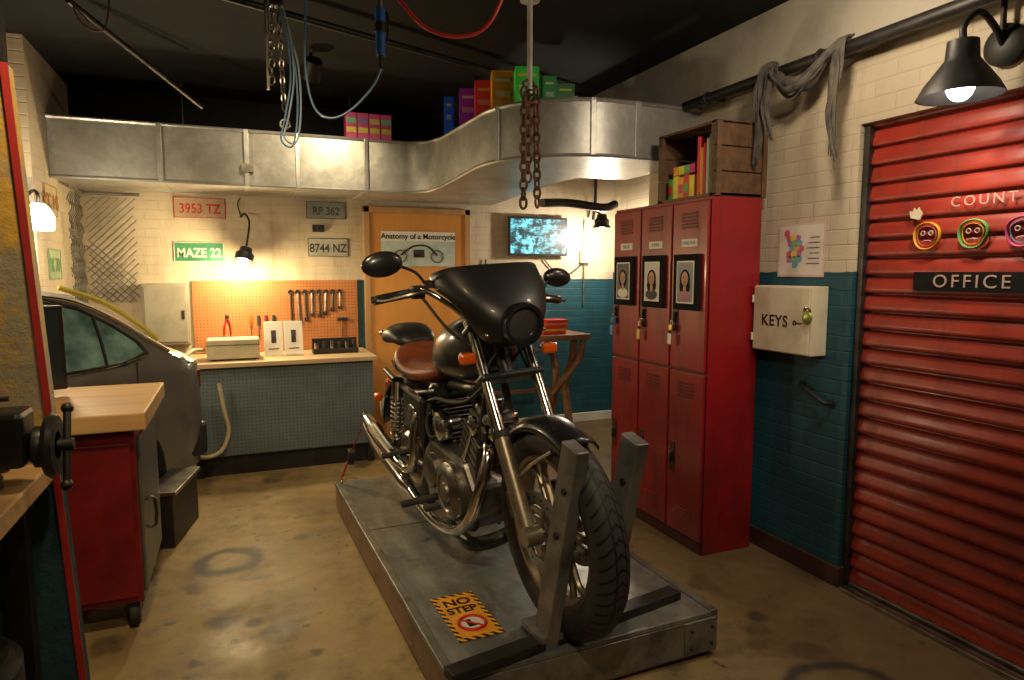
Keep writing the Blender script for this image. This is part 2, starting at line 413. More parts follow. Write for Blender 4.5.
# ---------------------------------------------------------------- lockers
g=group('locker_bank',(2.26,2.80,0))
W3=.31; LH=1.92
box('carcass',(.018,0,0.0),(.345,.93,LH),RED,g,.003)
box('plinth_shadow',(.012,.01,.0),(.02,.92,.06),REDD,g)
for i in range(3):
    for t in range(2):
        y0=i*W3+.008; y1=(i+1)*W3-.008; z0=.07 if t==0 else 1.0; z1=.985 if t==0 else 1.9
        box('door_%d%d'%(i,t),(0,y0,z0),(.017,y1,z1),RED,g,.004)
        box('door_gap_%d%d'%(i,t),(.0165,y0-.006,z0-.006),(.0185,y1+.006,z1+.006),REDD,g)
        for k in range(5):
            zz=z1-.06-k*.018
            box('louvre_%d%d%d'%(i,t,k),(-.006,y0+.08,zz),(.001,y1-.08,zz+.007),RED,g,.002,rot=(0,rad(-25),0))
            box('slot_%d%d%d'%(i,t,k),(-.0008,y0+.08,zz-.007),(.001,y1-.08,zz-.001),REDD,g)
            if t==0:
                zz=z0+.14-k*.018
                box('lowlouvre_%d%d'%(i,k),(-.006,y0+.08,zz),(.001,y1-.08,zz+.007),RED,g,.002,rot=(0,rad(-25),0))
        zh=z0+.42 if t==0 else z0+.28
        box('handle_plate_%d%d'%(i,t),(-.004,y1-.065,zh-.09),(.001,y1-.02,zh+.09),REDD,g,.003)
        box('latch_%d%d'%(i,t),(-.022,y1-.05,zh-.03),(-.002,y1-.034,zh+.03),DKM,g,.003)
    yc=(i+.5)*W3
    torus('padlock_shackle_%d'%i,(-.022,yc+.11,1.25),(1,0,0),.012,.003,CHR,g,16,6)
    box('padlock_body_%d'%i,(-.032,yc+.093,1.205),(-.012,yc+.127,1.24),[GOLD,CHR,pm('blue_lock',(.05,.2,.5),.3)][i],g,.004)
    box('tag_%d'%i,(-.034,yc+.10,1.13),(-.032,yc+.13,1.19),[WHITE,pm('tag_yellow',(.7,.5,.05),.5),pm('tag_blue',(.1,.3,.6),.5)][i],g)
    box('name_label_%d'%i,(-.002,yc-.065,1.665),(.0,yc+.065,1.705),WHITE,g)
    text('name_text_%d'%i,['MARTHA','JOHN','BILLIE'][i],.028,(-.003,yc,1.685),RR,BLACK,g,.0003)
SKIN=pm('photo_skin',(.58,.34,.24),.7,spec=.1); HAIR=pm('photo_hair',(.02,.013,.009),.7,spec=.1); PINK=pm('photo_shirt',(.42,.2,.26),.6); DSH=pm('photo_shirt_dark',(.03,.03,.05),.6); LIP=pm('photo_lip',(.3,.05,.05),.5)
for i in range(3):
    yc=2.80+(i+.5)*W3
    g=group('framed_portrait',(2.2575,yc,1.475))
    box('frame',(-.02,-.105,-.15),(0,.105,.15),MATTE,g,.003)
    box('mat',(-.0208,-.074,-.114),(-.0195,.074,.114),WHITE,g)
    box('photo',(-.0215,-.066,-.106),(-.0205,.066,.106),pm('photo_bg_%d'%i,[(.30,.30,.32),(.66,.64,.60),(.12,.12,.14)][i],.6),g)
    x=-.0215; z=.018
    ball('hair',(x,0,z-.005),(.0012,.044,.056),HAIR,g,20)
    if i!=2: ball('hair_lower',(x,0,z-.04),(.0012,.046,.048),HAIR,g,20)
    ball('shoulders',(x-.0004,0,-.075),(.0014,.058,.030),[PINK,DSH,WHITE][i],g,20)
    ball('neck',(x-.001,0,-.038),(.0014,.014,.024),SKIN,g,12); ball('face',(x-.0016,0,z),(.0018,.029,.039),SKIN,g,20)
    for s in(-1,1): ball('eye_%d'%(s+2),(x-.0032,s*.010,z+.005),(.0006,.004,.0025),HAIR,g,8); ball('brow_%d'%(s+2),(x-.003,s*.010,z+.012),(.0006,.006,.0012),HAIR,g,8)
    ball('nose',(x-.0034,0,z-.004),(.0006,.003,.006),pm('photo_skin_shadow_%d'%i,(.36,.18,.12),.6),g,8); ball('mouth',(x-.0032,0,z-.018),(.0006,.009,.0028),LIP,g,8)

# crate with books on top of lockers
g=group('wooden_crate',(2.29,2.80,1.922))
cw,cl,ch=.33,.50,.38
box('bottom',(0,0,0),(cw,cl,.015),WDARK,g)
box('back',(cw-.015,0,0),(cw,cl,ch),WDARK,g)
for k in range(3):
    z0=k*.128; box('near_plank_%d'%k,(0,0,z0),(cw,.016,z0+.122),WDARK,g,.002); box('far_plank_%d'%k,(0,cl-.016,z0),(cw,cl,z0+.122),WDARK,g,.002)
box('near_cleat_1',(.0,-.012,0),(.03,0,ch),WDARK,g,.002); box('near_cleat_2',(cw-.03,-.012,0),(cw,0,ch),WDARK,g,.002)
for k in range(3): box('top_plank_%d'%k,(k*.112,0,ch-.014),(k*.112+.105,cl,ch),WDARK,g,.002)
box('near_post',(0,.016,0),(.02,.04,ch),WDARK,g); box('far_post',(0,cl-.04,0),(.02,cl-.016,ch),WDARK,g)
cols=[(.75,.6,.03),(.65,.03,.03),(.8,.35,.02),(.75,.65,.05),(.1,.4,.08),(.6,.03,.2)]
CM=[pm('box_col_%d'%i,c,.45) for i,c in enumerate(cols)]
g=group('snack_box_pile',(2.33,2.80,1.938))
for i in range(5):
    y=.22+i*.048
    box('pack_%d'%i,(0,y,0),(.09,y+.045,.12+.01*(i%2)),CM[i%6],g,.002)
    box('pack_label_%d'%i,(-.002,y+.006,.03),(0,y+.039,.08),CM[(i+3)%6],g)
    if i<4: box('pack_up_%d'%i,(0,y,.132),(.09,y+.045,.18),CM[5-i],g,.002)
g=group('book_row',(2.32,2.83,1.938))
for i in range(6):
    box('book_%d'%i,(0,.01+i*.025,0),(.16,.032+i*.025,.25+.02*((i*7)%4)),[CM[1],CM[4],WHITE,CM[1],CM[2],CM[1]][i],g,.002)

# ---------------------------------------------------------------- right wall items
g=group('key_cabinet',(2.55,2.40,1.12))
box('body',(.012,0,0),(.118,.38,.34),CREAMB,g,.004); box('door',(0,.004,.004),(.012,.376,.336),CREAMB,g,.005)
text('keys_text','KEYS',.080,(-.0015,.225,.16),RR,BLACK,g,.0005,sx=.95,bold=.0015,space=1.1)
tube('key_bow',[(-.002,.10,.16),(-.002,.09,.17),(-.002,.08,.16),(-.002,.09,.15)],.003,BLACK,g,6,5,True)
tube('key_shaft',[(-.002,.08,.16),(-.002,.045,.16)],.003,BLACK,g,6,1)
torus('padlock_shackle',(-.015,.0,.225),(1,0,0.3),.018,.004,CHR,g,20,8)
ball('padlock_body',(-.015,.0,.19),(.012,.03,.034),pm('lock_olive',(.3,.33,.08),.3,.5),g)
box('hasp',(-.012,-.005,.19),(0,.03,.24),CHR,g,.003)
for k in(0,1): cyl('hinge_%d'%k,(-.003,.378,.05+k*.2),(-.003,.378,.09+k*.2),.006,CREAMB,g)
g=group('map_flyer',(2.668,2.585,1.64))
box('sheet',(-.003,-.15,-.135),(0,.15,.135),pm('flyer_paper',(.62,.46,.40),.5),g)
box('border',(-.004,-.14,-.125),(-.003,.14,.125),pm('flyer_inner',(.70,.63,.56),.5),g)
random.seed(11)
mc=[(.6,.1,.15),(.75,.35,.08),(.15,.4,.5),(.2,.45,.2),(.4,.15,.4),(.7,.55,.1)]
MM=[pm('map_col_%d'%k,c,.6) for k,c in enumerate(mc)]
kk=0
for r_ in range(7):
    for c_ in range(3):
        y=.09-.03*c_-.012*r_*(1 if r_<4 else .4); z=.09-r_*.027
        if (r_ in(0,) and c_>0) or (r_==6 and c_!=1): continue
        prism('region_%d'%kk,[(-.018+random.uniform(-.006,.006),-.014),(.0,-.018),(.016,-.012+random.uniform(-.006,.006)),(.020,.008),(-.0,.018),(-.019,.008)],(-.0042-.0002*(kk%3),y,z),(0,-1,0),(0,0,1),(-1,0,0),.0008,MM[(kk*5+r_)%6],g); kk+=1
for k in range(6): box('line_%d'%k,(-.005,-.12,.06-k*.026),(-.004,-.06+.01*(k%3),.064-k*.026),DKM,g)
g=group('wall_hook_bar',(2.667,2.44,.93))
tube('bar',[(0,.09,.035),(-.035,.07,.03),(-.04,0,0),(-.035,-.07,-.035),(0,-.09,-.04)],.010,IRON,g)
cyl('plate_1',(0,-.09,-.04),(-.006,-.09,-.04),.02,IRON,g); cyl('plate_2',(0,.09,.035),(-.006,.09,.035),.02,IRON,g)

# black conduit + scarf
g=group('black_conduit_pipe',(2.55,0,2.52))
cyl('pipe',(0,.2,0),(0,3.41,0),.028,IRON,g); 
for y in(.6,1.5,2.4,3.2): torus('coupling_%d'%int(y*10),(0,y,0),(0,1,0),.03,.008,IRON,g,20,8); box('bracket_%d'%int(y*10),(0,y-.01,-.01),(.115,y+.01,.01),IRON,g)
SCF=pm('grey_gauze',(.085,.075,.062),.95,0,(.035,.03,.026),14,bmp=.8,bscale=50)
g=group('draped_scarf',(2.55,2.425,2.52))
def strand(pts,r): return tube_geo(pts,r,8,6,False,.5)
ge=[]
random.seed(3)
for k in range(9):
    j=lambda s=.022: random.uniform(-s,s)
    q=.78
    ge.append(strand([(-.04+j(.008),.33+j(),-.40+j(.05)),(-.045+j(.008),.31+j(),-.25),(-.05+j(.008),.32+j(),-.1),(-.03,.30+j(),.03),(.0,.27+j(),.045),(-.045+j(),.2+j(),-.03),(-.06+j(),.1+j(),-.11-j(.05)),(-.06+j(),-.02+j(),-.10+j(.05)),(-.045,-.13+j(),-.0),(-.0,-.17+j(),.045)],[q*a for a in(.008,.018,.022,.018,.015,.020,.022,.022,.018,.015)]))
    ge.append(strand([(.0,-.18+j(),.045),(-.04,-.16+j(),.02),(-.05+j(.008),-.15+j(),-.12),(-.05+j(.008),-.14+j(),-.28),(-.05+j(.008),-.16+j(),-.46+j(.05))],[q*a for a in(.015,.02,.022,.02,.006)]))
    ge.append(strand([(-.03,.28+j(),.03),(-.05,.24+j(),-.05),(-.06+j(.008),.25+j(),-.16),(-.05+j(.008),.235+j(),-.30+j(.05))],[q*a for a in(.018,.018,.016,.005)]))
multi('gauze',ge,SCF,g)

# lamps -----------------------------------------------------------------
def light(name,kind,loc,power,col=(1,.75,.45),size=.1,rot=None,spot=None,blend=.6,parent=None):
    l=bpy.data.lights.new(name,kind); l.energy=power; l.color=col
    if kind=='AREA': l.size=size
    elif kind in('POINT','SPOT'): l.shadow_soft_size=size
    if spot: l.spot_size=rad(spot); l.spot_blend=blend
    o=bpy.data.objects.new(name,l); SC.collection.objects.link(o); o.location=loc
    if rot: o.rotation_euler=rot
    if parent: o.parent=parent
    return o
def shade_prof(r,h): return [(.03,h),(.045,h*.96),(.05,h*.7),(.07,h*.55),(r*.75,h*.25),(r,0),(r-.006,.002),(r*.74,h*.22),(.06,h*.5),(.0,h*.55)]
BULBW=em('bulb_white',(1,.95,.85),40)
g=group('barn_wall_lamp',(2.45,1.67,2.16))
lathe('shade',[(.02,.2),(.05,.195),(.055,.13),(.07,.11),(.12,.04),(.14,0),(.134,.002),(.115,.036),(.06,.1),(.0,.11)],(0,0,0),(0,0,1),IRON,g,40)
ball('bulb',(0,0,.035),(.045,.045,.05),BULBW,g)
tube('gooseneck',[(0,0,.19),(0,0,.25),(.06,-.01,.30),(.13,-.02,.26),(.19,-.02,.2)],.012,IRON,g)
lathe('wall_plate',[(.075,0),(.075,.015),(.05,.03),(0,.03)],(.21,-.02,.2),(-1,0,0),IRON,g)
cyl('drop_rod',(.18,-.02,.22),(.18,-.02,.72),.01,IRON,g)
light('lamp_light','SPOT',(0,0,-.015),22,(1,.82,.58),.05,(0,0,0),150,.8,g)

g=group('ceiling_bulb',(2.05,1.98,2.60))
cyl('stem',(0,0,.08),(0,0,.3),.012,IRON,g); cyl('socket',(0,0,.03),(0,0,.09),.025,IRON,g); ball('bulb',(0,0,0),.04,BULBW,g)
light('bulb_light','POINT',(0,0,-.06),21,(1,.80,.55),.05,parent=g)

g=group('jar_wall_lamp',(XL+.06,4.62,1.85))
lathe('glass_shade',[(.055,-.05),(.07,-.08),(.075,.0),(.05,.05),(.03,.07)],(0,0,0),(0,0,1),em('shade_glow',(1,.93,.78),14),g)
tube('arm',[(0,0,.07),(0,.0,.12),(-.04,.08,.15),(-.12,.17,.1)],.01,IRON,g); cyl('plate',(-.14,.18,.1),(-.14,.16,.1),.04,IRON,g)
light('lamp_light','POINT',(.03,-.12,-.03),36,(1,.80,.50),.08,parent=g)

g=group('bench_task_lamp',(.07,5.62,1.60))
lathe('shade',shade_prof(.09,.13),(0,0,0),(.25,.45,1),IRON,g,32)
ball('bulb',(.0,.0,.02),.035,BULBW,g)
tube('arm',[(.03,.05,.13),(.06,.15,.32),(.03,.26,.40),(.0,.325,.38)],.008,IRON,g)
tube('cord',[(.0,.32,.38),(-.02,.32,.48),(.0,.32,.53)],.004,IRON,g)
light('lamp_light','POINT',(-.02,-.05,-.07),48,(1,.77,.40),.05,parent=g)

g=group('alcove_lamp',(3.2,5.5,1.98))
tube('arm',[(.1,.44,.1),(.05,.3,.16),(0,.1,.12),(0,0,.08)],.01,IRON,g)
lathe('shade',shade_prof(.09,.13),(0,0,-.04),(0,0,1),IRON,g,32); ball('bulb',(0,0,-.02),.035,BULBW,g)
light('lamp_light','POINT',(0,-.02,-.1),44,(1,.86,.66),.05,parent=g)
def added_spot(loc,target,power,col=(1,.76,.48),size=.12,spot=95):  # added spots on made-up fixtures, for key and fill light
    g=group('added_spotlight',loc)
    d=Vector(target)-Vector(loc); q=d.to_track_quat('-Z','Y')
    cyl('stem',(0,0,.05),(0,0,2.9-loc[2]),.012,IRON,g)
    dd=d.normalized()
    lathe('can',[(.0,-.12),(.05,-.12),(.06,.0),(.055,.0),(.05,-.06),(0,-.06)],(0,0,0),tuple(dd),IRON,g)
    light('lamp_light','SPOT',tuple(dd*.02),power,col,size,q.to_euler(),spot,.9,g)
added_spot((.2,.3,2.7),(1.05,2.8,.5),98,(1,.79,.50),.07,78)
added_spot((1.5,.6,2.7),(2.3,3.2,1.6),60,(1,.82,.58),.07,58)
added_spot((-.2,2.0,2.78),(-.1,4.2,.1),98,(1,.74,.40),.1,95)
added_spot((.5,4.5,2.75),(.3,5.95,1.3),50,(1,.78,.46),.1,125)

# ---------------------------------------------------------------- duct
g=group('air_duct')
front=[(XL+.002,5.22),(1.28,5.22),(1.42,5.12),(1.47,4.9),(1.47,4.15)]
c0=(2.1,4.05);R0=.63
for k in range(0,19):
    a=pi-(pi/2)*k/18; front.append((c0[0]+R0*math.cos(a),c0[1]-R0*math.sin(a)))
front.append((2.668,3.42))
back=[(2.668,4.25),(2.3,4.3),(2.25,4.5),(2.25,YB-.035),(XL+.002,YB-.035)]
poly=front+back
def zz(p,t):
    f=min(1,max(0,(5.2-p[1])/.8)); return (2.15+.05*f) if t==0 else (2.53-.02*f)
n=len(poly); V=[(p[0],p[1],zz(p,0)) for p in poly]+[(p[0],p[1],zz(p,1)) for p in poly]
F=[tuple(range(n)),tuple(range(n,2*n))]+[(i,(i+1)%n,n+(i+1)%n,n+i) for i in range(n)]
mesh('sheet_body',V,F,GALV,g,True)
for nm,t in(('bottom_flange',0),('top_flange',1)):
    tube(nm,[(p[0],p[1]-.004,zz(p,t)) for p in front],.012,GALV,g,6,1)
for i,x in enumerate((-.45,.1,.45,.95)):
    box('seam_%d'%i,(x,5.2,2.15),(x+.03,5.222,2.54),GALV,g,.003); box('seam_under_%d'%i,(x,5.2,2.142),(x+.03,5.90,2.15),GALV,g)
box('seam_bracket',(.08,5.19,2.24),(.16,5.222,2.30),ALU,g)
for i,a in enumerate((20,75)):
    aa=pi-rad(a); p=(c0[0]+(R0+.006)*math.cos(aa),c0[1]-(R0+.006)*math.sin(aa))
    box('elbow_seam_%d'%i,(p[0]-.015,p[1]-.008,2.20),(p[0]+.015,p[1]+.008,2.52),GALV,g,.002,rot=(0,0,rad(-90+a)))
box('seam_r',(2.2,3.405,2.2),(2.24,3.425,2.52),GALV,g,.002)
for i,x in enumerate((-.3,.9)):
    cyl('hanger_%d'%i,(x,5.5,2.53),(x,5.5,2.9),.008,IRON,g)

# boxes on duct
g=group('cleaner_box_row',(0,0,2.532))
bc=[(.02,.16,.95),(.42,.05,.75),(.95,.07,.05),(1.0,.40,.03),(.06,.80,.08),(.02,.32,.06),(.03,.22,.06)]
px=[(1.485,4.88,.075,.29),(1.52,4.62,.12,.29),(1.545,4.36,.12,.28),(1.57,4.11,.14,.28),(1.63,3.86,.145,.245),(1.83,3.90,.09,.22),(1.95,3.95,.12,.2)]
for i,(x,y,w,h) in enumerate(px):
    m=pm('carton_%d'%i,bc[i],.4); e=group('carton_%d'%i,(x,y,0),(0,0,rad(-18)),1,g)
    box('carton_body',(0,0,0),(w,.14,h),m,e,.003)
    box('carton_label',(.02,-.003,h*.42),(w-.02,0,h*.55),pm('carton_lab_%d'%i,tuple(min(1,c*.6+.3) for c in bc[i]),.5),e)
    box('carton_stripe',(.02,-.003,h*.76),(w-.02,0,h*.82),WHITE if i%2 else CM[3],e)
g=group('pink_box_row',(.84,5.34,2.545))
for i in range(4):
    box('pack_%d'%i,(i*.09,0,0),(i*.09+.083,.1,.21),pm('pink_box_%d'%i,(.80,.10,.32),.4),g,.002)
    box('pack_band_%d'%i,(i*.09+.005,-.003,.06),(i*.09+.078,0,.10),pm('band_%d'%i,(.8,.7,.1),.5),g)
    box('pack_band2_%d'%i,(i*.09+.005,-.003,.13),(i*.09+.078,0,.17),pm('bandb_%d'%i,[(.2,.6,.3),(.3,.2,.5),(.7,.6,.1),(.2,.6,.3)][i],.5),g)

g=group('flex_hose_bundle',(0,0,0))
tube('hose_1',[(2.3,4.9,2.08),(2.6,5.0,2.10),(2.95,5.05,2.08),(3.10,5.1,2.12)],.035,IRON,g)
g=group('wall_conduit_run')
tube('pipe_d',[(3.35,5.93,2.05),(3.36,5.92,2.15),(3.37,5.92,2.3),(3.37,5.92,2.6)],.014,IRON,g)
tube('pipe_a',[(3.25,5.93,2.05),(3.25,5.93,1.2)],.008,ALU,g,8,1); tube('pipe_b',[(2.8,5.93,1.66),(2.9,5.93,1.56),(3.05,5.93,1.5),(3.22,5.93,1.6)],.006,IRON,g)
tube('pipe_c',[(2.2,5.93,1.65),(2.2,5.93,1.05)],.008,IRON,g,8,1)
box('junction_box',(3.20,5.90,1.62),(3.30,5.948,1.74),CREAMB,g,.004)

# TV
g=group('wall_tv',(2.72,5.90,1.87))
box('bezel',(-.31,-.03,-.185),(.31,.0,.185),BLACK,g,.005)
m,nt,b=new_mat('tv_picture'); p=opos(nt)
mp_=scaled(nt,p,(1,1,2.2))
f=ramp(nt,noise(nt,6,5,.7,mp_),.44,.60); c=mixc(nt,f,(.0,.02,.03),(.20,.75,.85))
f2=ramp(nt,noise(nt,15,4,.6,p),.50,.60); c=mixc(nt,f2,c,(.0,.02,.03))
nt.links.new(c,b.inputs['Emission Color']); b.inputs['Emission Strength'].default_value=1.8; b.inputs['Base Color'].default_value=(0,0,0,1)
box('screen',(-.29,-.033,-.165),(.29,-.0305,.165),m,g); box('mount',(-.08,0,-.08),(.08,.048,.08),IRON,g)

# ---------------------------------------------------------------- license plates
def plate(x,z,w,h,txt,bg,fg,wall='b',y=None):
    if wall=='b': g=group('license_plate',(x,YB-.002,z))
    else: g=group('license_plate',(XL+.002,y,z),(0,0,pi/2))
    box('tin',(-w/2,-.006,-h/2),(w/2,0,h/2),pm('plate_bg',bg,.45,.2,tuple(c*.7 for c in bg)),g,.002)
    fm=pm('plate_fg',fg,.5)
    text('digits',txt,h*.68,(0,-.008,-.01),RB,fm,g,.001,sx=.82,bold=.002)
    for k,(a,b) in enumerate((((-w/2,-h/2),(w/2,-h/2)),((-w/2,h/2),(w/2,h/2)),((-w/2,-h/2),(-w/2,h/2)),((w/2,-h/2),(w/2,h/2)))):
        cyl('rim_%d'%k,(a[0],-.006,a[1]),(b[0],-.006,b[1]),.003,fm,g,n=6)
plate(-.23,2.04,.37,.155,'3953 TZ',(.46,.34,.22),(.50,.03,.02))
plate(.75,2.055,.32,.14,'RP 362',(.26,.27,.24),(.06,.07,.08))
plate(.76,1.74,.33,.15,'8744 NZ',(.46,.44,.36),(.04,.05,.05))
plate(-.25,1.69,.36,.15,'MAZE 22',(.05,.22,.11),(.60,.62,.50))
plate(0,1.99,.30,.19,'RSC 846',(.60,.48,.30),(.35,.15,.03),'l',5.18)
plate(0,1.58,.30,.19,'BK 704',(.42,.50,.34),(.15,.3,.12),'l',5.18)
g=group('small_wall_speaker',(.68,5.945,1.90)); box('body',(-.05,-.04,-.03),(.05,0,.03),IRON,g,.008); cyl('cone',(0,-.04,0),(0,-.055,0),.025,DKM,g)

# chain link fence at left corner
g=group('chain_link_panel',(XL+.03,5.50,1.30))
WIRE=pm('galvanised_wire',(.16,.155,.14),.5,.3,(.08,.075,.07),8)
ge=[]
for k in range(-18,12):
    for s in(1,-1):
        pts=[]
        for j in range(0,25):
            zc=j*.033; yc=k*.055+s*zc*1.0
            if -.05<yc<.40: pts.append((.02+.01*math.sin(j*1.57+s),yc,zc))
        if len(pts)>1: ge.append(tube_geo(pts,.004,5,1))
for k in range(-18,10):
    for s in(1,-1):
        pts=[]
        for j in range(0,25):
            zc=j*.033; xc=k*.055+s*zc
            if 0<xc<.36: pts.append((.02+xc,.41,zc))
        if len(pts)>1: ge.append(tube_geo(pts,.004,5,1))
multi('wire_mesh',ge,WIRE,g)
tube('top_rail',[(.02,-.05,.82),(.02,.41,.82),(.40,.41,.82)],.012,WIRE,g,8,1)
g=group('grey_breaker_box',(-.50,YB-.122,.96))
BRK=pm('breaker_paint',(.34,.31,.24),.45,.2)
box('body',(-.165,0,0),(.165,.12,.48),BRK,g,.005); box('door',(-.15,-.01,.02),(.15,0,.46),BRK,g,.006); box('latch',(.11,-.016,.2),(.13,-.01,.27),DKM,g,.002)

# ---------------------------------------------------------------- back workbench
PEGG=peg_mat('grey_pegboard',(.115,.15,.165)); PEGO=peg_mat('orange_pegboard',(.45,.17,.055))
g=group('pegboard_workbench',(0,5.3,0))
box('top',(-.36,-.04,.83),(1.03,.64,.865),WLITE,g,.004)
box('front_panel',(-.33,0,.16),(1.0,.02,.83),PEGG,g,.002)
box('side_panel_1',(-.33,.02,.16),(-.31,.62,.83),PEGG,g); box('side_panel_2',(.98,.02,.16),(1.0,.62,.83),PEGG,g)
box('kick',(-.29,.06,0),(.96,.1,.16),IRON,g)
for i,(x,y) in enumerate(((-.31,.02),(.95,.02),(-.31,.56),(.95,.56))): box('leg_%d'%i,(x,y,0),(x+.05,y+.05,.16),IRON,g)
g=group('tool_pegboard',(.335,YB-.022,.99))
box('board',(-.65,0,-.12),(.66,.02,.47),PEGO,g,.002)
random.seed(5)
for i in range(8):
    x=.10+i*.058; L=.24-.018*i+random.uniform(-.015,.015); dx=random.uniform(-.012,.012)
    tube('wrench_%d'%i,[(x,-.012,.36),(x+dx,-.012,.36-L)],.009,ALU if i%2 else DKM,g,6,1)
    torus('wrench_ring_%d'%i,(x,-.012,.37),(0,1,0),.016,.006,DKM,g,12,6)
    torus('wrench_end_%d'%i,(x+dx,-.012,.35-L),(0,1,0),.014,.006,DKM,g,12,6)
for i in range(4):
    x=-.22+.06*i; cyl('driver_handle_%d'%i,(x,-.015,.1),(x,-.015,.18),.012,[AMB,RUB,RED,RUB][i],g); cyl('driver_shaft_%d'%i,(x,-.015,.1),(x,-.015,.0),.004,CHR,g)
for s in(-1,1): tube('plier_handle_%d'%(s+2),[(-.40,-.012,.16),(-.40+s*.02,-.012,.11),(-.40+s*.025,-.012,.03)],.007,RED,g,6,4)
ball('plier_head',(-.40,-.012,.175),(.016,.006,.025),DKM,g,12)
cyl('hammer_handle',(.52,-.015,-.02),(.52,-.015,.13),.008,WTAB,g); box('hammer_head',(.48,-.025,.12),(.57,-.003,.145),DKM,g,.004)
g=group('compressor_box',(-.02,5.5,.867))
box('case',(-.19,-.12,.01),(.18,.12,.16),pm('putty_plastic',(.46,.41,.28),.45),g,.012); box('lid',(-.192,-.122,.115),(.182,.122,.12),DKM,g)
for i,(x,y) in enumerate(((-.14,-.1),(.14,-.1),(-.14,.1),(.14,.1))): cyl('foot_%d'%i,(x,y,0),(x,y,.012),.012,RUB,g)
g=group('bench_hose')
HB=pm('cream_hose',(.50,.42,.26),.5)
tube('hose',[(-.232,5.45,.95),(-.31,5.35,.95),(-.40,5.2,.84),(-.43,5.16,.6),(-.40,5.17,.34),(-.28,5.20,.20),(-.14,5.22,.22),(-.08,5.24,.36),(-.10,5.24,.5),(-.13,5.235,.72)],.015,HB,g,10,8)
for i,x in enumerate((.27,.42)):
    g=group('white_brochure_stand',(x,5.52,.874),(rad(-8),0,0))
    box('card',(-.07,0,0),(.07,.012,.27),WHITE,g,.002); box('picture',(-.018,-.002,.1),(.018,0,.2),DKM,g); box('caption',(-.04,-.002,.05),(.04,0,.058),DKM,g)
    box('foot',(-.06,0,.0),(.06,.03,.008),WHITE,g)
g=group('socket_tool_rack',(.76,5.6,.867))
box('tray',(-.19,-.06,0),(.17,.06,.04),IRON,g,.004); box('back_rail',(-.19,.03,.04),(.17,.05,.12),IRON,g,.003)
for i in range(6):
    cyl('socket_%d'%i,(-.16+i*.06,-.02,.04),(-.16+i*.06,-.02,.09+.008*(i%3)),.02,DKM if i%2 else CHR,g)

# table behind motorcycle
g=group('wooden_trestle_table',(2.42,5.50,0))
box('top',(-.62,-.32,.93),(.50,.32,.98),WTAB,g,.004)
for i,x in enumerate((-.5,.36)):
    for s in(-1,1):
        tube('leg_%d%d'%(i,s),[(x,s*.26,.93),(x+.02,s*.2,.75),(x,s*.1,.5),(x,s*.24,.0)],.035,WTAB,g,8,5)
    box('stretcher_%d'%i,(x-.02,-.12,.42),(x+.02,.12,.47),WTAB,g)
box('rail',(-.5,-.02,.43),(.36,.02,.46),WTAB,g)
tube('curved_brace',[(.44,-.28,.93),(.40,-.28,.75),(.22,-.28,.55),(.12,-.28,.45)],.03,WTAB,g,8,5)
g=group('red_manual_stack',(2.60,5.34,.981))
for i in range(5): box('book_%d'%i,(-.11+.008*i,-.08,i*.026),(.11+.006*i,.08,i*.026+.024),[CM[1],CM[2],CM[1],AMB,CM[1]][i],g,.002)

# ---------------------------------------------------------------- car (rear quarter display)
CARP=pm('grey_car_paint',(.17,.165,.155),.30,.45,(.12,.115,.11),3,coat=.7)
GLS,nt,b=new_mat('car_glass'); b.inputs['Roughness'].default_value=.05; b.inputs['Coat Weight'].default_value=1
p=opos(nt); f=ramp(nt,noise(nt,4,4,.6,p),.38,.62); nt.links.new(mixc(nt,f,(.22,.38,.36),(.04,.10,.10)),b.inputs['Base Color'])
g=group('grey_sedan_car',(-1.05,4.00,0),(0,0,rad(39.7)))
def ins(z): return .02+max(0,z-.93)*.33+max(0,.5-z)*.1
top=[(-.35,1.43),(0,1.445),(.22,1.44),(.42,1.40),(.62,1.29),(.8,1.15),(.93,1.06),(1.02,1.02),(1.10,.98)]
def topz(x):
    for a,b in zip(top,top[1:]):
        if x<=b[0]: t=(x-a[0])/(b[0]-a[0]); return a[1]+(b[1]-a[1])*t
    return .97
def botz(x):
    d=.34**2-(x-.48)**2
    return max(.28,.32+math.sqrt(d)) if d>0 else .28
rings=[]
for x in [-.35+i*(1.46/48) for i in range(49)]:
    tz=max(topz(x),.93); bz=botz(x); inset=.05*max(0,(x-.98)/.13)**2
    zs=sorted([bz,(bz+.78)/2 if bz<.7 else bz+.05,.80,.90,.94,.96])
    near=[(x,ins(z)+inset+(-.02*math.sin(pi*(min(z,.94)-.28)/.66)),z) for z in zs]
    tz2=max(tz,.965)
    near+=[(x,ins(tz2-.06 if tz2>1.03 else tz2)+inset,max(tz2-.05,.965)),(x,ins(tz2)+inset+.05,tz2)]
    rings.append(near+[(x,.42,tz2+.005),(x,.42,bz)])
loft('body_shell',rings,CARP,g,True,True,True)
def gp(x,z,o=.006): return (x,ins(z)-o,z)
win=[(-.3,.97),(-.3,1.36),(-.05,1.38),(.0,1.37),(.02,.97)]
win2=[(.06,.975),(.05,1.375),(.25,1.37),(.42,1.32),(.58,1.22),(.70,1.12),(.74,1.05),(.6,1.00)]
for i,w in enumerate((win,win2)):
    cx=.38 if i else -.14
    V=[gp((q[0]-cx)*1.09+cx,(q[1]-1.17)*1.10+1.17,.004) for q in w]; mesh('window_rubber_%d'%i,V,[tuple(range(len(V)))],SATIN,g)
    V=[gp(q[0],q[1],.009) for q in w]; mesh('side_glass_%d'%i,V,[tuple(range(len(V)))],GLS,g)
    tube('window_trim_%d'%i,[(q[0],ins(q[1])-.012,q[1]) for q in w],.007,SATIN,g,6,1,True)
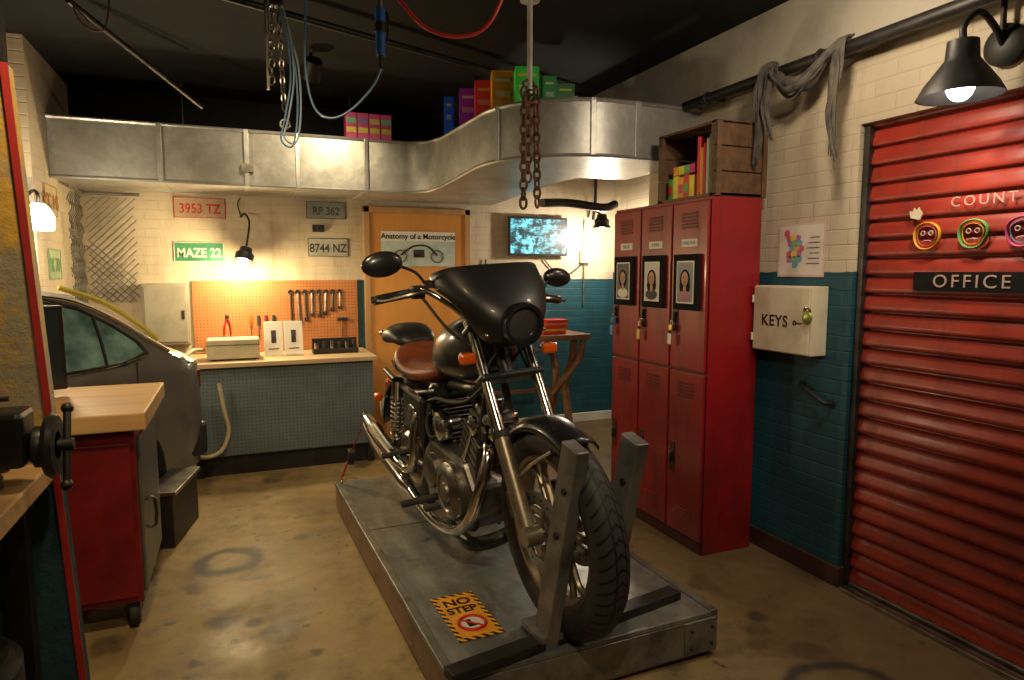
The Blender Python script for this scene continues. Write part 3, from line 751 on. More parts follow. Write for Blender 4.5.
tube('belt_trim',[(-.3,ins(.965)-.012,.965),(.06,ins(.97)-.012,.968),(.5,ins(.99)-.012,.988),(.76,ins(1.04)-.012,1.04)],.008,CHR,g,6,3)
tube('quarter_divider',[gp(.50,.99,.013),gp(.50,1.13,.013),gp(.49,1.27,.013)],.010,SATIN,g,6,2)
tube('roof_rail_trim',[(x,ins(topz(x)-.05)-.004,topz(x)-.040) for x in[-.3,0,.2,.4,.6,.78,.9]],.010,CHR,g,8,4)
tube('door_seam',[(.68,ins(.99)-.006,1.0),(.64,.0,.8),(.54,-.0,.68)],.005,RUB,g,6,4)
tube('front_door_seam',[(.04,.012,.96),(.04,.0,.8),(.04,-.004,.5)],.005,RUB,g,6,4)
tube('body_moulding',[(-.3,-.012,.62),(.1,-.012,.62),(.12,-.012,.62)],.012,SATIN,g,6,2)
box('door_handle',(.42,-.035,.86),(.58,-.005,.89),CARP,g,.008)
lathe('tyre',[(.2,0),(.29,.0),(.32,.03),(.32,.15),(.29,.18),(.2,.18)],(.48,.05,.32),(0,1,0),RUB,g,40,True)
lathe('wheel_cover',[(0,-.01),(.06,-.015),(.1,.0),(.19,.0),(.205,.02)],(.48,.05,.32),(0,1,0),ALU,g,32)
box('rear_bumper',(.98,.03,.33),(1.14,.42,.56),SATIN,g,.03)
box('tail_lamp',(1.07,.05,.78),(1.116,.25,.90),pm('tail_red',(.16,.01,.01),.2,coat=.8),g,.012)
tube('yellow_tape',[(.34,ins(1.42)-.015,1.445),(.55,ins(1.33)-.02,1.36),(.72,ins(1.2)-.02,1.23),(.83,ins(1.1)-.02,1.12)],.016,pm('yellow_tape',(.70,.58,.10),.5),g,6,5)
box('sill_plate',(-.35,-.03,.24),(.1,.1,.29),ALU,g,.005)
box('inner_stand',(-.3,.2,0),(1.0,.36,.27),IRON,g)
g=group('metal_step',(-.34,4.25,0),(0,0,rad(-12))); box('tread',(-.12,-.25,.30),(.05,.25,.325),ALU,g,.004); box('riser',(-.10,-.24,.0),(.03,.24,.30),IRON,g,.004)

# ---------------------------------------------------------------- red tool cabinet (left)
g=group('red_tool_cabinet',(-.41,3.13,0))
box('body',(-.62,0,.12),(0,.68,.86),CABR,g,.006)
box('side_door',(0,.03,.15),(.012,.65,.83),pm('grey_cab_door',(.13,.125,.115),.4,.3),g,.004)
box('front_panel',(-.60,-.012,.15),(-.02,0,.82),CABR,g,.004)
box('worktop',(-.68,-.06,.88),(.05,.76,.955),WBUT,g,.006); box('worktop_batten',(-.6,.02,.86),(-.02,.66,.88),IRON,g)
tube('door_handle',[(.012,.1,.42),(.05,.1,.42),(.05,.1,.54),(.012,.1,.54)],.007,DKM,g,8,2)
for i,(x,y) in enumerate(((-.05,.05),(-.05,.6),(-.56,.05),(-.56,.6))):
    lathe('caster_%d'%i,[(0,-.02),(.05,-.02),(.055,-.01),(.055,.01),(.05,.02),(0,.02)],(x,y,.055),(1,.3,0),RUB,g,24)
    box('caster_fork_%d'%i,(x-.03,y-.025,.07),(x+.03,y+.025,.12),DKM,g,.004)
g=group('monitor',(-.88,3.56,.957),(0,0,rad(25)))
box('panel',(-.16,0,.03),(.16,.03,.42),BLACK,g,.006); box('face',(-.14,-.003,.06),(.14,0,.40),pm('screen_off',(.02,.03,.035),.15),g); box('stand',(-.08,-.05,0),(.08,.08,.03),BLACK,g,.004)

# ---------------------------------------------------------------- painted column
def colm():
    m,nt,b=new_mat('peeling_column_paint'); p=wpos(nt); s=sep(nt,p)
    a=ramp(nt,noise(nt,4,8,.7,p),.44,.56); b2=ramp(nt,noise(nt,7,6,.65,p),.5,.6)
    c=mixc(nt,a,(.32,.28,.18),(.58,.36,.06)); c=mixc(nt,b2,c,(.33,.29,.21))
    f=math_n(nt,'GREATER_THAN',math_n(nt,'ADD',s[2],math_n(nt,'MULTIPLY',noise(nt,6,4,.6,p),.15)),.98)
    t=mixc(nt,a,(.015,.05,.07),(.01,.03,.045)); c=mixc(nt,f,t,c)
    nt.links.new(c,b.inputs['Base Color']); b.inputs['Roughness'].default_value=.7; bump(nt,b,noise(nt,18,6,.7,p),.6,.01); return m
COL=colm()
g=group('trim_painted_column')
XT=-.600
V=[(-1.05,2.48,0),(-.50,2.48,0),(-.50,2.54,0),(-1.05,2.54,0),(-1.22,2.48,2.15),(XT,2.48,2.15),(XT,2.54,2.15),(-1.22,2.54,2.15)]
mesh('shaft',V,[(0,1,2,3),(4,5,6,7),(0,1,5,4),(1,2,6,5),(2,3,7,6),(3,0,4,7)],COL,g,False,.006)
box('upper_steel',(-1.22,2.485,2.15),(XT-.01,2.53,2.9),IRON,g)
REDE=pm('red_edge',(.38,.018,.014),.6)
prism('red_edge_strip',[(-.518,0),(-.498,0),(XT+.002,2.15),(XT-.018,2.15)],(0,2.476,0),(1,0,0),(0,0,1),(0,-1,0),.006,REDE,g)

# near workbench with vise
g=group('vise_workbench',(0,0,0))
box('top',(-1.35,1.75,.87),(-.555,2.46,.93),WBUT,g,.006)
for i,(x,y) in enumerate(((-1.3,1.8),(-.64,1.8),(-1.3,2.38),(-.68,2.38))): box('leg_%d'%i,(x,y,0),(x+.06,y+.06,.87),IRON,g)
box('shelf',(-1.3,1.82,.16),(-.62,2.42,.19),IRON,g)
VIS=pm('vise_cast_iron',(.05,.05,.048),.38,.6,(.03,.028,.025),9,bmp=.2)
g=group('bench_vise',(-.70,2.20,.931),(0,0,0),1.3)
lathe('swivel_base',[(.085,0),(.085,.02),(.06,.03),(.05,.05),(0,.05)],(-.02,0,0),(0,0,1),VIS,g)
box('fixed_jaw',(-.13,-.05,.05),(-.02,.05,.16),VIS,g,.012); box('slide_bar',(-.2,-.03,.06),(.12,.03,.11),VIS,g,.008)
box('moving_jaw',(.04,-.05,.05),(.12,.05,.17),VIS,g,.012)
lathe('screw_boss',[(.03,0),(.045,.01),(.045,.03),(.03,.05),(0,.05)],(.12,0,.085),(1,0,0),VIS,g)
lathe('hand_wheel',[(.02,0),(.065,0),(.072,.01),(.065,.02),(.02,.02)],(.15,0,.085),(1,0,0),VIS,g,24)
cyl('screw',(-.25,0,.085),(.2,0,.085),.013,DKM,g); cyl('tommy_bar',(.185,-.02,.0),(.185,.03,.16),.008,DKM,g)
ball('bar_knob_1',(.185,-.021,0),.013,DKM,g,12); ball('bar_knob_2',(.185,.031,.16),.013,DKM,g,12)
box('jaw_plate_1',(-.022,-.055,.14),(-.012,.055,.17),STEEL,g,.002); box('jaw_plate_2',(.032,-.055,.15),(.042,.055,.18),STEEL,g,.002)
g=group('clamp_rod',(-.68,2.40,.931)); cyl('upright',(0,0,0),(0,0,.34),.011,DKM,g); cyl('cross',(-.04,0,.22),(.04,0,.22),.008,DKM,g); cyl('base',(0,0,0),(0,0,.012),.03,DKM,g)
for k in range(2):
    g=group('spare_tyre',(-.85,2.1,.191+k*.155))
    lathe('tyre',[(.17,.0),(.24,.0),(.27,.03),(.27,.11),(.24,.14),(.17,.14),(.155,.07)],(0,0,0),(0,0,1),RUB,g,40,True)

# ---------------------------------------------------------------- lift platform
g=group('motorcycle_lift_platform',(1.14,3.15,0),(0,0,rad(1.5)))
w,l=.560,1.14
box('deck',(-w,-l,.165),(w,l,.185),DECK,g,.003)
for n_,a,b in(('side_l',(-w,-l,0.02),(-w+.04,l,.165)),('side_r',(w-.04,-l,0.02),(w,l,.165)),('end_n',(-w+.04,-l,.02),(w-.04,-l+.04,.165)),('end_f',(-w+.04,l-.04,.02),(w-.04,l,.165))): box(n_,a,b,DECKS,g,.004)
for i,(x,y) in enumerate(((-w+.05,-l+.05),(w-.11,-l+.05),(-w+.05,l-.11),(w-.11,l-.11))): box('foot_%d'%i,(x,y,0),(x+.06,y+.06,.165),IRON,g)
box('edge_lip_l',(-w-.006,-l,.165),(-w+.03,l,.19),STEEL,g,.003); box('edge_lip_r',(w-.03,-l,.15),(w+.006,l,.19),STEEL,g,.003)
box('front_facing',(-w,-l-.004,.03),(w-.0,-l,.165),STEEL,g,.002)
box('corner_plate',(w-.16,-l-.010,.03),(w-.01,-l-.004,.165),STEEL,g,.003)
for i in range(4): ball('bolt_%d'%i,(w-.13+.1*(i%2),-l-.012,.06+.07*(i//2)),.008,DKM,g,8)
box('deck_seam',(-w+.03,.25,.185),(w-.03,.256,.1865),DKM,g)

# wheel chock
YAW=rad(4.5)
FC=(1.10,2.135)
g=group('wheel_chock',(FC[0]+.012,FC[1]-.05,.1875),(0,0,YAW))
box('cross_bar',(-.52,-.035,0),(.54,.035,.035),IRON,g,.004,rot=(0,0,rad(6)))
for i,x in enumerate((-.145,.095)):
    box('arm_%d'%i,(x,-.048,-.0),(x+.05,.048,.80),STEEL,g,.004,rot=(rad(14),0,0)).location=(x+.025,-.10,.388)
    for k in range(2): cyl('arm_bolt_%d%d'%(i,k),(x-.008,-.12-.05*k,.45+.17*k),(x+.058,-.12-.05*k,.45+.17*k),.012,DKM,g)
    box('arm_foot_%d'%i,(x-.02,-.06,.03),(x+.07,.10,.055),STEEL,g,.004)
g=group('no_step_sign',(.79,2.37,.1875),(0,0,rad(2)))
m,nt,b=new_mat('hazard_border'); p=opos(nt); s=sep(nt,p)
f=math_n(nt,'FRACT',math_n(nt,'MULTIPLY',math_n(nt,'ADD',math_n(nt,'ADD',s[0],s[1]),5),28)); f=math_n(nt,'GREATER_THAN',f,.5)
nt.links.new(mixc(nt,f,(.9,.42,.02),(.01,.01,.01)),b.inputs['Base Color']); b.inputs['Roughness'].default_value=.4
YEL=pm('sign_yellow',(.85,.38,.03),.4,0,(.65,.26,.03),9)
box('border',(-.09,-.175,0),(.09,.175,.002),m,g); box('panel',(-.072,-.157,.002),(.072,.157,.0028),YEL,g)
text('no','NO',.072,(0,.105,.0035),(0,0,0),BLACK,g,.0003,bold=.002); text('step','STEP',.066,(0,.04,.0035),(0,0,0),BLACK,g,.0003,sx=.9,bold=.002)
lathe('symbol_disc',[(0,0),(.052,0),(.052,.0005),(0,.0005)],(0,-.07,.003),(0,0,1),WHITE,g)
torus('prohibit_ring',(0,-.07,.004),(0,0,1),.052,.007,pm('sign_red',(.7,.03,.02),.4),g,32,6)
box('prohibit_bar',(-.05,-.075,.004),(.05,-.065,.005),bpy.data.materials['sign_red'],g,0,rot=(0,0,rad(-45)))
prism('boot',[(-.02,.03),(.0,.03),(.0,-.0),(.025,-.012),(.025,-.022),(-.02,-.022)],(0,-.07,.0036),(1,0,0),(0,1,0),(0,0,1),.0006,BLACK,g)

# ---------------------------------------------------------------- MOTORCYCLE
K=1.08; WB=1.42
LEAN=rad(3.8)
bike=group('motorcycle',(FC[0]-WB*K*math.sin(YAW),FC[1]+WB*K*math.cos(YAW),.187),(0,LEAN,pi+YAW),K)
B=bike
RF=.368; RRr=.315
def tyre_mat(name,yc,R,cnt):
    m,nt,b=new_mat(name); p=opos(nt); s=sep(nt,p)
    y=math_n(nt,'SUBTRACT',s[1],yc); z=math_n(nt,'SUBTRACT',s[2],R)
    ang=math_n(nt,'ARCTAN2',z,y); rr=math_n(nt,'SQRT',math_n(nt,'ADD',math_n(nt,'MULTIPLY',y,y),math_n(nt,'MULTIPLY',z,z)))
    ax=math_n(nt,'ABSOLUTE',s[0])
    t=math_n(nt,'ADD',math_n(nt,'MULTIPLY',ang,cnt/(2*pi)),math_n(nt,'MULTIPLY',ax,22))
    fr=math_n(nt,'FRACT',math_n(nt,'ADD',t,100)); gr=math_n(nt,'LESS_THAN',fr,.24)
    crown=math_n(nt,'GREATER_THAN',rr,R*.885)
    gr=math_n(nt,'MULTIPLY',gr,crown)
    mid=math_n(nt,'MULTIPLY',math_n(nt,'LESS_THAN',math_n(nt,'ABSOLUTE',math_n(nt,'SUBTRACT',ax,.018)),.0030),crown)
    gr=math_n(nt,'MAXIMUM',gr,mid)
    dust=ramp(nt,noise(nt,8,6,.65,p),.4,.7)
    c=mixc(nt,dust,(.026,.025,.024),(.044,.040,.034))
    nt.links.new(mixc(nt,gr,c,(.002,.002,.002)),b.inputs['Base Color']); b.inputs['Roughness'].default_value=.6
    bump(nt,b,math_n(nt,'MULTIPLY',gr,-1),.8,.006); return m
TYF=tyre_mat('front_tread_rubber',WB,RF,52); TYR=tyre_mat('rear_tread_rubber',0,RRr,44)
WHL=pm('cast_wheel_metal',(.34,.28,.20),.40,.75,(.18,.14,.10),9,bmp=.1)
def wheel(pref,yc,R,rim,tw,par,tm):
    c=(0,yc,R); prof=[]
    h=R-rim
    for k in range(17):
        a=-pi*.5*1.25+pi*1.25*k/16
        prof.append((rim+h*.38+h*.62*math.cos(a),tw/2*math.sin(a)))
    prof+=[(rim-.004,tw*.33),(rim-.004,-tw*.33)]
    lathe(pref+'_tyre',prof,c,(1,0,0),tm,par,72,True)
    lathe(pref+'_rim',[(rim+.008,-tw*.36),(rim+.008,-tw*.31),(rim-.012,-tw*.26),(rim-.022,-.01),(rim-.022,.01),(rim-.012,tw*.26),(rim+.008,tw*.31),(rim+.008,tw*.36),(rim-.016,tw*.34),(rim-.034,.0),(rim-.016,-tw*.34)],c,(1,0,0),WHL,par,64,True)
    lathe(pref+'_hub',[(.02,-.06),(.035,-.055),(.05,-.03),(.05,.03),(.035,.055),(.02,.06)],c,(1,0,0),WHL,par,32)
    cyl(pref+'_axle',(-.115,yc,R),(.115,yc,R),.011,CHR,par)
    for i in range(6):
        a=2*pi*i/6
        for s in(-1,1):
            def P(r,da): return Vector((0,yc+r*math.cos(a+da),R+r*math.sin(a+da)))
            pts=[P(.04,s*.35),P(rim*.45,s*.16),P(rim*.75,s*.12),P(rim-.02,s*.22)]
            tube('%s_spoke_%d%d'%(pref,i,s+1),pts,[.018,.014,.012,.015],WHL,par,8,4)
def disc(pref,yc,R,x,par,r1=.145):
    lathe(pref,[(r1-.045,-.003),(r1,-.003),(r1,.003),(r1-.045,.003)],(x,yc,R),(1,0,0),STEEL,par,48,True)
    for k in range(18):
        a=2*pi*k/18; cyl(pref+'_hole_%d'%k,(x-.004,yc+(r1-.02)*math.cos(a),R+(r1-.02)*math.sin(a)),(x+.004,yc+(r1-.02)*math.cos(a),R+(r1-.02)*math.sin(a)),.005,IRON,par,n=8)
    for k in range(5):
        a=2*pi*k/5; cyl(pref+'_arm_%d'%k,(x,yc+.04*math.cos(a),R+.04*math.sin(a)),(x,yc+(r1-.04)*math.cos(a),R+(r1-.04)*math.sin(a)),.008,ALU,par,n=8)
wheel('front',WB,RF,.262,.120,B,TYF); disc('front_disc_r',WB,RF,.07,B); disc('front_disc_l',WB,RF,-.07,B)
wheel('rear',0,RRr,.20,.14,B,TYR); lathe('rear_drum',[(0,.03),(.09,.035),(.1,.06),(.085,.08),(0,.085)],(0,0,RRr),(1,0,0),ALU,B)
rk=rad(29); fd=Vector((0,-math.sin(rk),math.cos(rk)))
def fp(s,x): return Vector((x,WB-.02,RF))+fd*s
for s,nm in((1,'r'),(-1,'l')):
    x=s*.105
    cyl('fork_lower_'+nm,fp(-.03,x),fp(.34,x),.031,WHL,B,.028); cyl('fork_seal_'+nm,fp(.34,x),fp(.365,x),.032,RUB,B)
    cyl('fork_tube_'+nm,fp(.36,x),fp(.78,x),.0195,CHR,B)
    cyl('fork_cap_'+nm,fp(.78,x),fp(.805,x),.024,CHR,B)
    cyl('axle_clamp_'+nm,(x-.03,WB,RF),(x+.03,WB,RF),.034,WHL,B)
    box('caliper_'+nm,(s*.06,WB-.17,RF+.02),(s*.11,WB-.09,RF+.12),DKM,B,.012,rot=(rad(20),0,0))
    tube('brake_line_'+nm,[(s*.09,WB-.13,RF+.12),(s*.13,WB-.2,RF+.3),(s*.09,WB-.32,RF+.5),(s*.04,WB-.3,RF+.60)],.005,RUB,B,6)
    sp=fp(.66,s*.17)+Vector((0,.035,.0))
    cyl('signal_stalk_'+nm,fp(.66,s*.10),fp(.66,s*.16)+Vector((0,.02,0)),.008,CHR,B)
    lathe('signal_shell_'+nm,[(0,-.03),(.022,-.026),(.028,0),(0,0)],sp,(0,1,0),CHR,B,24)
    box('signal_lens_'+nm,(-.032,0,-.020),(.032,.026,.020),AMB,B,.010).location=sp+Vector((0,.012,0))
for nm,s in(('lower_clamp',.56),('upper_clamp',.76)):
    o=box(nm,(-.13,-.04,-.014),(.13,.04,.014),SATIN,B,.01); o.location=fp(s,0)+Vector((0,-.01,0)); o.rotation_euler=(rk,0,0)
cyl('steering_stem',fp(.54,0)-Vector((0,.03,0)),fp(.78,0)-Vector((0,.03,0)),.028,SATIN,B)
rings=[]
for k in range(25):
    a=rad(62)+rad(96)*k/24; r=RF+.024
    ring=[]
    for j in range(9):
        t=-1+2*j/8; x=.070*math.sin(t*pi/2); drop=.045*(1-math.cos(t*pi/2))
        ring.append((x,WB+(r-drop)*math.cos(a),RF+(r-drop)*math.sin(a)))
    rings.append(ring)
loft('front_fender',rings,BLACK,B,False,False,True,.004)
for s in(-1,1):
    tube('fender_stay_%d'%s,[(s*.068,WB+.1,RF+.31),(s*.078,WB-.02,RF+.24),(s*.095,WB-.1,RF+.17)],.006,CHR,B,6)
# quarter fairing
secs=[(.975,.04,1.17,.03),(.99,.085,1.20,.08),(1.02,.115,1.222,.11),(1.07,.145,1.235,.14),(1.125,.172,1.215,.15),(1.17,.195,1.18,.16),(1.21,.213,1.14,.165),(1.25,.222,1.10,.165),(1.28,.215,1.065,.15)]
rings=[]
for z,hw,yf,dp in secs:
    ring=[]
    for j in range(17):
        t=-1+2*j/16; a=t*pi/2
        x=hw*math.copysign(abs(math.sin(a))**.85,a); y=yf-dp*(1-max(0,math.cos(a))**.75)
        ring.append((x,y,z-(.03 if z>1.2 else 0)*abs(t)**3))
    rings.append(ring)
FAIR=pm('fairing_black',(.010,.010,.011),.42,0,(.018,.018,.018),5,coat=.12)
loft('quarter_fairing',rings,FAIR,B,False,False,True,.006,1)
HY=1.245
lathe('headlight_ring',[(.074,-.03),(.080,.0),(.077,.016),(.064,.018),(.059,-.01)],(0,HY,1.062),(0,1,-.08),BLACK,B,40,True)
lathe('headlight_glass',[(.063,0),(.05,.008),(.03,.012),(0,.013)],(0,HY-.002,1.062),(0,1,-.08),pm('smoked_lens',(.10,.10,.105),.12,.5,coat=.8),B,40)
lathe('headlight_bowl',[(.066,0),(.06,-.05),(.04,-.1),(0,-.11)],(0,HY,1.062),(0,1,-.08),BLACK,B,32)
for s in(-1,1): ball('fairing_bolt_%d'%s,(s*.115,1.19,1.03),.008,CHR,B,12)
cyl('gauge_1',(-.06,1.01,1.10),(-.06,1.05,1.16),.04,CHR,B); cyl('gauge_2',(.06,1.01,1.10),(.06,1.05,1.16),.04,CHR,B)
def hz(s,z): return z+(.045 if s>0 else -.02)
hb=[(.38,.83,hz(1,1.12)),(.32,.87,hz(1,1.135)),(.25,.93,hz(1,1.15)),(.16,.98,1.13),(.08,.99,1.07),(-.08,.99,1.07),(-.16,.98,1.11),(-.25,.93,hz(-1,1.15)),(-.32,.87,hz(-1,1.135)),(-.38,.83,hz(-1,1.12))]
tube('handlebar',hb,.011,CHR,B,10,5)
for s,nm in((1,'r'),(-1,'l')):
    dz=.045 if s>0 else -.02
    cyl('grip_'+nm,(s*.29,.893,1.140+dz),(s*.40,.815,1.120+dz),.018,RUB,B); cyl('bar_end_'+nm,(s*.40,.815,1.120+dz),(s*.41,.808,1.118+dz),.0185,CHR,B)
    box('switch_'+nm,(s*.24,.885,1.118+dz),(s*.29,.935,1.168+dz),IRON,B,.008)
    tube('lever_'+nm,[(s*.24,.95,1.143+dz),(s*.30,.95,1.138+dz),(s*.38,.895,1.12+dz),(s*.41,.87,1.12+dz)],.006,ALU,B,6)
    cyl('reservoir_'+nm,(s*.22,.935,1.155+dz),(s*.22,.935,1.185+dz),.024,IRON,B)
    xm=.388 if s>0 else -.355; zm=1.30 if s>0 else 1.200
    tube('mirror_stem_'+nm,[(s*.23,.93,1.16+dz),(s*.27,.93,zm-.04),(s*(abs(xm)-.06),.92,zm-.01)],.006,IRON,B,8)
    ball('mirror_'+nm,(xm,.90,zm),(.080,.026,.048) if s>0 else (.066,.026,.040),BLACK,B,24,rot=(0,rad(6*s),0))
    ball('mirror_glass_'+nm,(xm,.885,zm),(.066,.016,.036) if s>0 else (.054,.016,.03),CHR,B,20)
    tube('cable_'+nm,[(s*.25,.92,1.12+dz),(s*.2,1.03,1.05),(s*.1,1.05,.95),(s*.05,.95,.85)],.006,RUB,B,6)
def oval(y,zc,hw,hh,p=2.4,n=24):
    r=[]
    for k in range(n):
        a=2*pi*k/n; cx=math.cos(a);sx=math.sin(a)
        x=hw*math.copysign(abs(cx)**(2/p),cx); z=hh*math.copysign(abs(sx)**(2/p),sx)
        r.append((x,y,zc+(z if z>0 else z*.75)))
    return r
loft('fuel_tank',[oval(y,z+.035,a,b) for y,z,a,b in((.50,.80,.05,.03),(.53,.81,.09,.06),(.60,.84,.12,.10),(.70,.865,.145,.14),(.80,.88,.158,.158),(.90,.89,.15,.158),(.97,.90,.12,.135),(1.01,.90,.08,.10),(1.03,.90,.04,.05))],BLACK,B,True,True,True,0,1)
lathe('fuel_cap',[(.035,0),(.035,.012),(.02,.02),(0,.02)],(0,.85,1.067),(0,0,1),CHR,B)
loft('rider_seat',[oval(.54,.80,.06,.03),oval(.48,.785,.09,.05),oval(.38,.765,.125,.055),oval(.28,.765,.15,.055),oval(.20,.785,.16,.065),oval(.13,.82,.155,.075),oval(.08,.84,.12,.06),oval(.06,.84,.08,.04)],LEATH,B,True,True,True,0,1)
loft('pillion_pad',[oval(.10,.88,.07,.03),oval(.06,.90,.11,.05),oval(-.05,.925,.125,.065),oval(-.17,.91,.12,.06),oval(-.25,.88,.09,.035),oval(-.27,.87,.05,.02)],SATIN,B,True,True,True,0,1)
tube('seat_piping',[(.152,.30,.765),(.162,.20,.785),(.157,.13,.82)],.005,RUB,B,6)
rings=[]
for k in range(23):
    a=rad(50)+rad(120)*k/22; r=RRr+.05+.06*math.sin(rad(120)*k/22*1.0)
    ring=[]
    for j in range(9):
        t=-1+2*j/8; x=.095*math.sin(t*pi/2); drop=.06*(1-math.cos(t*pi/2))
        ring.append((x,.0+(r-drop)*math.cos(a),RRr+(r-drop)*math.sin(a)))
    rings.append(ring)
loft('rear_fender',rings,BLACK,B,False,False,True,.004)
box('tail_lamp',(-.06,-.39,.56),(.06,-.33,.64),pm('bike_tail_red',(.5,.01,.01),.2,coat=.8),B,.015)
box('number_plate',(-.09,-.42,.42),(.09,-.41,.53),WHITE,B,.003)
for s,nm in((1,'r'),(-1,'l')):
    cyl('rear_signal_stalk_'+nm,(s*.08,-.28,.56),(s*.12,-.29,.56),.008,CHR,B); lathe('rear_signal_'+nm,[(0,-.03),(.022,-.02),(.024,.01),(0,.025)],(s*.13,-.29,.56),(0,-1,0),AMB,B)
    a=Vector((s*.135,.02,.36)); b_=Vector((s*.135,.13,.72)); d=(b_-a)
    cyl('shock_body_'+nm,a,b_,.018,CHR,B); cyl('shock_top_'+nm,a+d*.75,b_,.03,CHR,B)
    pts=[]
    u,v,w_=frame(d)
    for k in range(97):
        t=k/96; pts.append(a+d*(.12+.62*t)+(u*math.cos(t*2*pi*9)+v*math.sin(t*2*pi*9))*.032)
    tube('shock_spring_'+nm,pts,.0055,CHR,B,6,1)
    tube('swingarm_'+nm,[(s*.10,.0,.315),(s*.11,.2,.32),(s*.10,.42,.33)],.026,SATIN,B,10)
    tube('frame_rail_'+nm,[(s*.09,.55,.72),(s*.12,.3,.68),(s*.12,.05,.70),(s*.10,-.2,.72)],.015,SATIN,B)
    tube('down_tube_'+nm,[(s*.03,1.0,.84),(s*.07,.97,.6),(s*.09,.93,.3),(s*.09,.85,.19),(s*.09,.5,.18),(s*.09,.36,.26),(s*.10,.38,.5),(s*.10,.34,.7)],.016,SATIN,B,10,5)
    box('side_cover_'+nm,(s*.125,.24,.50),(s*.155,.50,.70),BLACK,B,.02,rot=(rad(-6),0,0))
    cyl('peg_'+nm,(s*.12,.55,.24),(s*.29,.55,.24),.016,RUB,B); cyl('peg_rear_'+nm,(s*.12,.18,.36),(s*.26,.18,.36),.014,RUB,B)
ball('side_badge',(.158,.38,.62),(.004,.05,.02),CHR,B,16)
tube('backbone',[(0,1.0,.86),(0,.8,.76),(0,.55,.74),(0,.3,.70)],.028,SATIN,B)
# engine
ENG=pm('engine_case',(.26,.24,.21),.36,.9,(.12,.105,.09),8,bmp=.12)
prism('crankcase',[(.42,.20),(.86,.18),(.95,.26),(.96,.38),(.88,.48),(.50,.50),(.40,.42)],(-.12,0,0),(0,1,0),(0,0,1),(1,0,0),.24,ENG,B,.02)
prism('gearbox',[(.34,.24),(.52,.22),(.55,.46),(.36,.44)],(-.10,0,0),(0,1,0),(0,0,1),(1,0,0),.20,DKM,B,.02)
for s,nm in((1,'r'),(-1,'l')):
    lathe('cover_big_'+nm,[(.125,0),(.125,.02),(.108,.038),(.08,.045),(.075,.038),(.045,.038),(.04,.048),(0,.05)],(s*.12,.76,.33),(s,0,0),ENG,B,40)
    lathe('cover_mid_'+nm,[(.080,0),(.080,.025),(.062,.035),(0,.038)],(s*.12,.53,.36),(s,0,0),ENG,B,32)
    for k in range(9):
        a=2*pi*k/9; cyl('cover_bolt_%s%d'%(nm,k),(s*.12,.76+.116*math.cos(a),.33+.116*math.sin(a)),(s*.148,.76+.116*math.cos(a),.33+.116*math.sin(a)),.007,CHR,B,n=8)
def cylinder(nm,yb,zb,ang):
    O=Vector((0,yb,zb))
    o_=group(nm,O,(-ang,0,0),1,B)
    box('barrel',(-.055,-.055,0),(.055,.055,.26),DKM,o_,.02)
    for k in range(10):
        z=.03+k*.019; w_=.085 if k<8 else .09
        box('fin_%d'%k,(-w_,-w_*.95,z),(w_,w_*.95,z+.006),DKM if k%2==0 else ENG,o_,.002)
    box('head',(-.08,-.08,.22),(.08,.08,.28),DKM,o_,.015)
    box('rocker_cover',(-.07,-.06,.28),(.07,.06,.325),CHR,o_,.02)
    for s in(-1,1):
        lathe('head_cap_%d'%s,[(.04,0),(.04,.015),(.025,.022),(0,.022)],(s*.08,0,.25),(s,0,0),CHR,o_)
        cyl('pushrod_%d'%s,(s*.095,.0,.0),(s*.085,.0,.24),.008,CHR,o_)
cylinder('front_cylinder',.80,.44,rad(34)); cylinder('rear_cylinder',.57,.45,rad(-30))
lathe('air_cleaner',[(0,-.02),(.06,-.02),(.065,0),(.06,.025),(.04,.036),(0,.04)],(.12,.69,.60),(1,0,0),CHR,B,36)
cyl('carb_1',(.04,.66,.60),(.12,.67,.60),.03,ALU,B); cyl('carb_2',(-.12,.70,.58),(-.04,.7,.58),.03,ALU,B)
cyl('horn',(.02,1.03,.62),(.02,1.07,.62),.045,CHR,B); box('regulator',(-.05,.97,.48),(.05,1.0,.58),DKM,B,.006)
tube('wire_loom',[(.05,.98,.8),(.09,.9,.74),(.1,.75,.71),(.11,.6,.70),(.10,.45,.66)],.009,RUB,B,6)
tube('vent_hose',[(.1,.62,.55),(.13,.55,.52),(.13,.5,.58),(.1,.48,.66)],.009,RUB,B,6)
tube('header_front',[(.05,.98,.58),(.08,1.05,.55),(.12,1.06,.45),(.15,1.0,.3),(.16,.86,.2),(.17,.65,.165),(.175,.45,.19),(.18,.3,.235)],.022,CHR,B,14,7)
tube('header_rear',[(.08,.46,.62),(.14,.43,.60),(.17,.42,.5),(.175,.41,.38),(.185,.33,.32),(.19,.22,.33)],.021,CHR,B,14,7)
tube('muffler_lower',[(.18,.34,.225),(.185,.26,.245),(.19,.1,.285),(.195,-.15,.345),(.195,-.34,.39)],[.022,.036,.042,.042,.030],CHR,B,20,6)
tube('muffler_upper',[(.19,.24,.325),(.195,.15,.345),(.20,.0,.38),(.205,-.15,.42),(.205,-.28,.45)],[.022,.034,.038,.038,.028],CHR,B,20,6)
cyl('muffler_tip_lower',(.195,-.338,.389),(.195,-.385,.401),.024,IRON,B); cyl('muffler_tip_upper',(.205,-.278,.449),(.205,-.32,.46),.022,IRON,B)
tube('collector',[(-.12,.95,.22),(0,.98,.18),(.10,.9,.14),(.10,.75,.12),(.08,.6,.12)],.03,DKM,B,14,6)
tube('left_muffler',[(-.15,.9,.25),(-.17,.7,.18),(-.18,.4,.22),(-.19,.1,.29),(-.195,-.3,.38)],[.022,.022,.034,.042,.03],CHR,B,16,6)
tube('side_stand',[(-.11,.6,.2),(-.14,.55,.14),(-.20,.5,.02)],.012,SATIN,B)
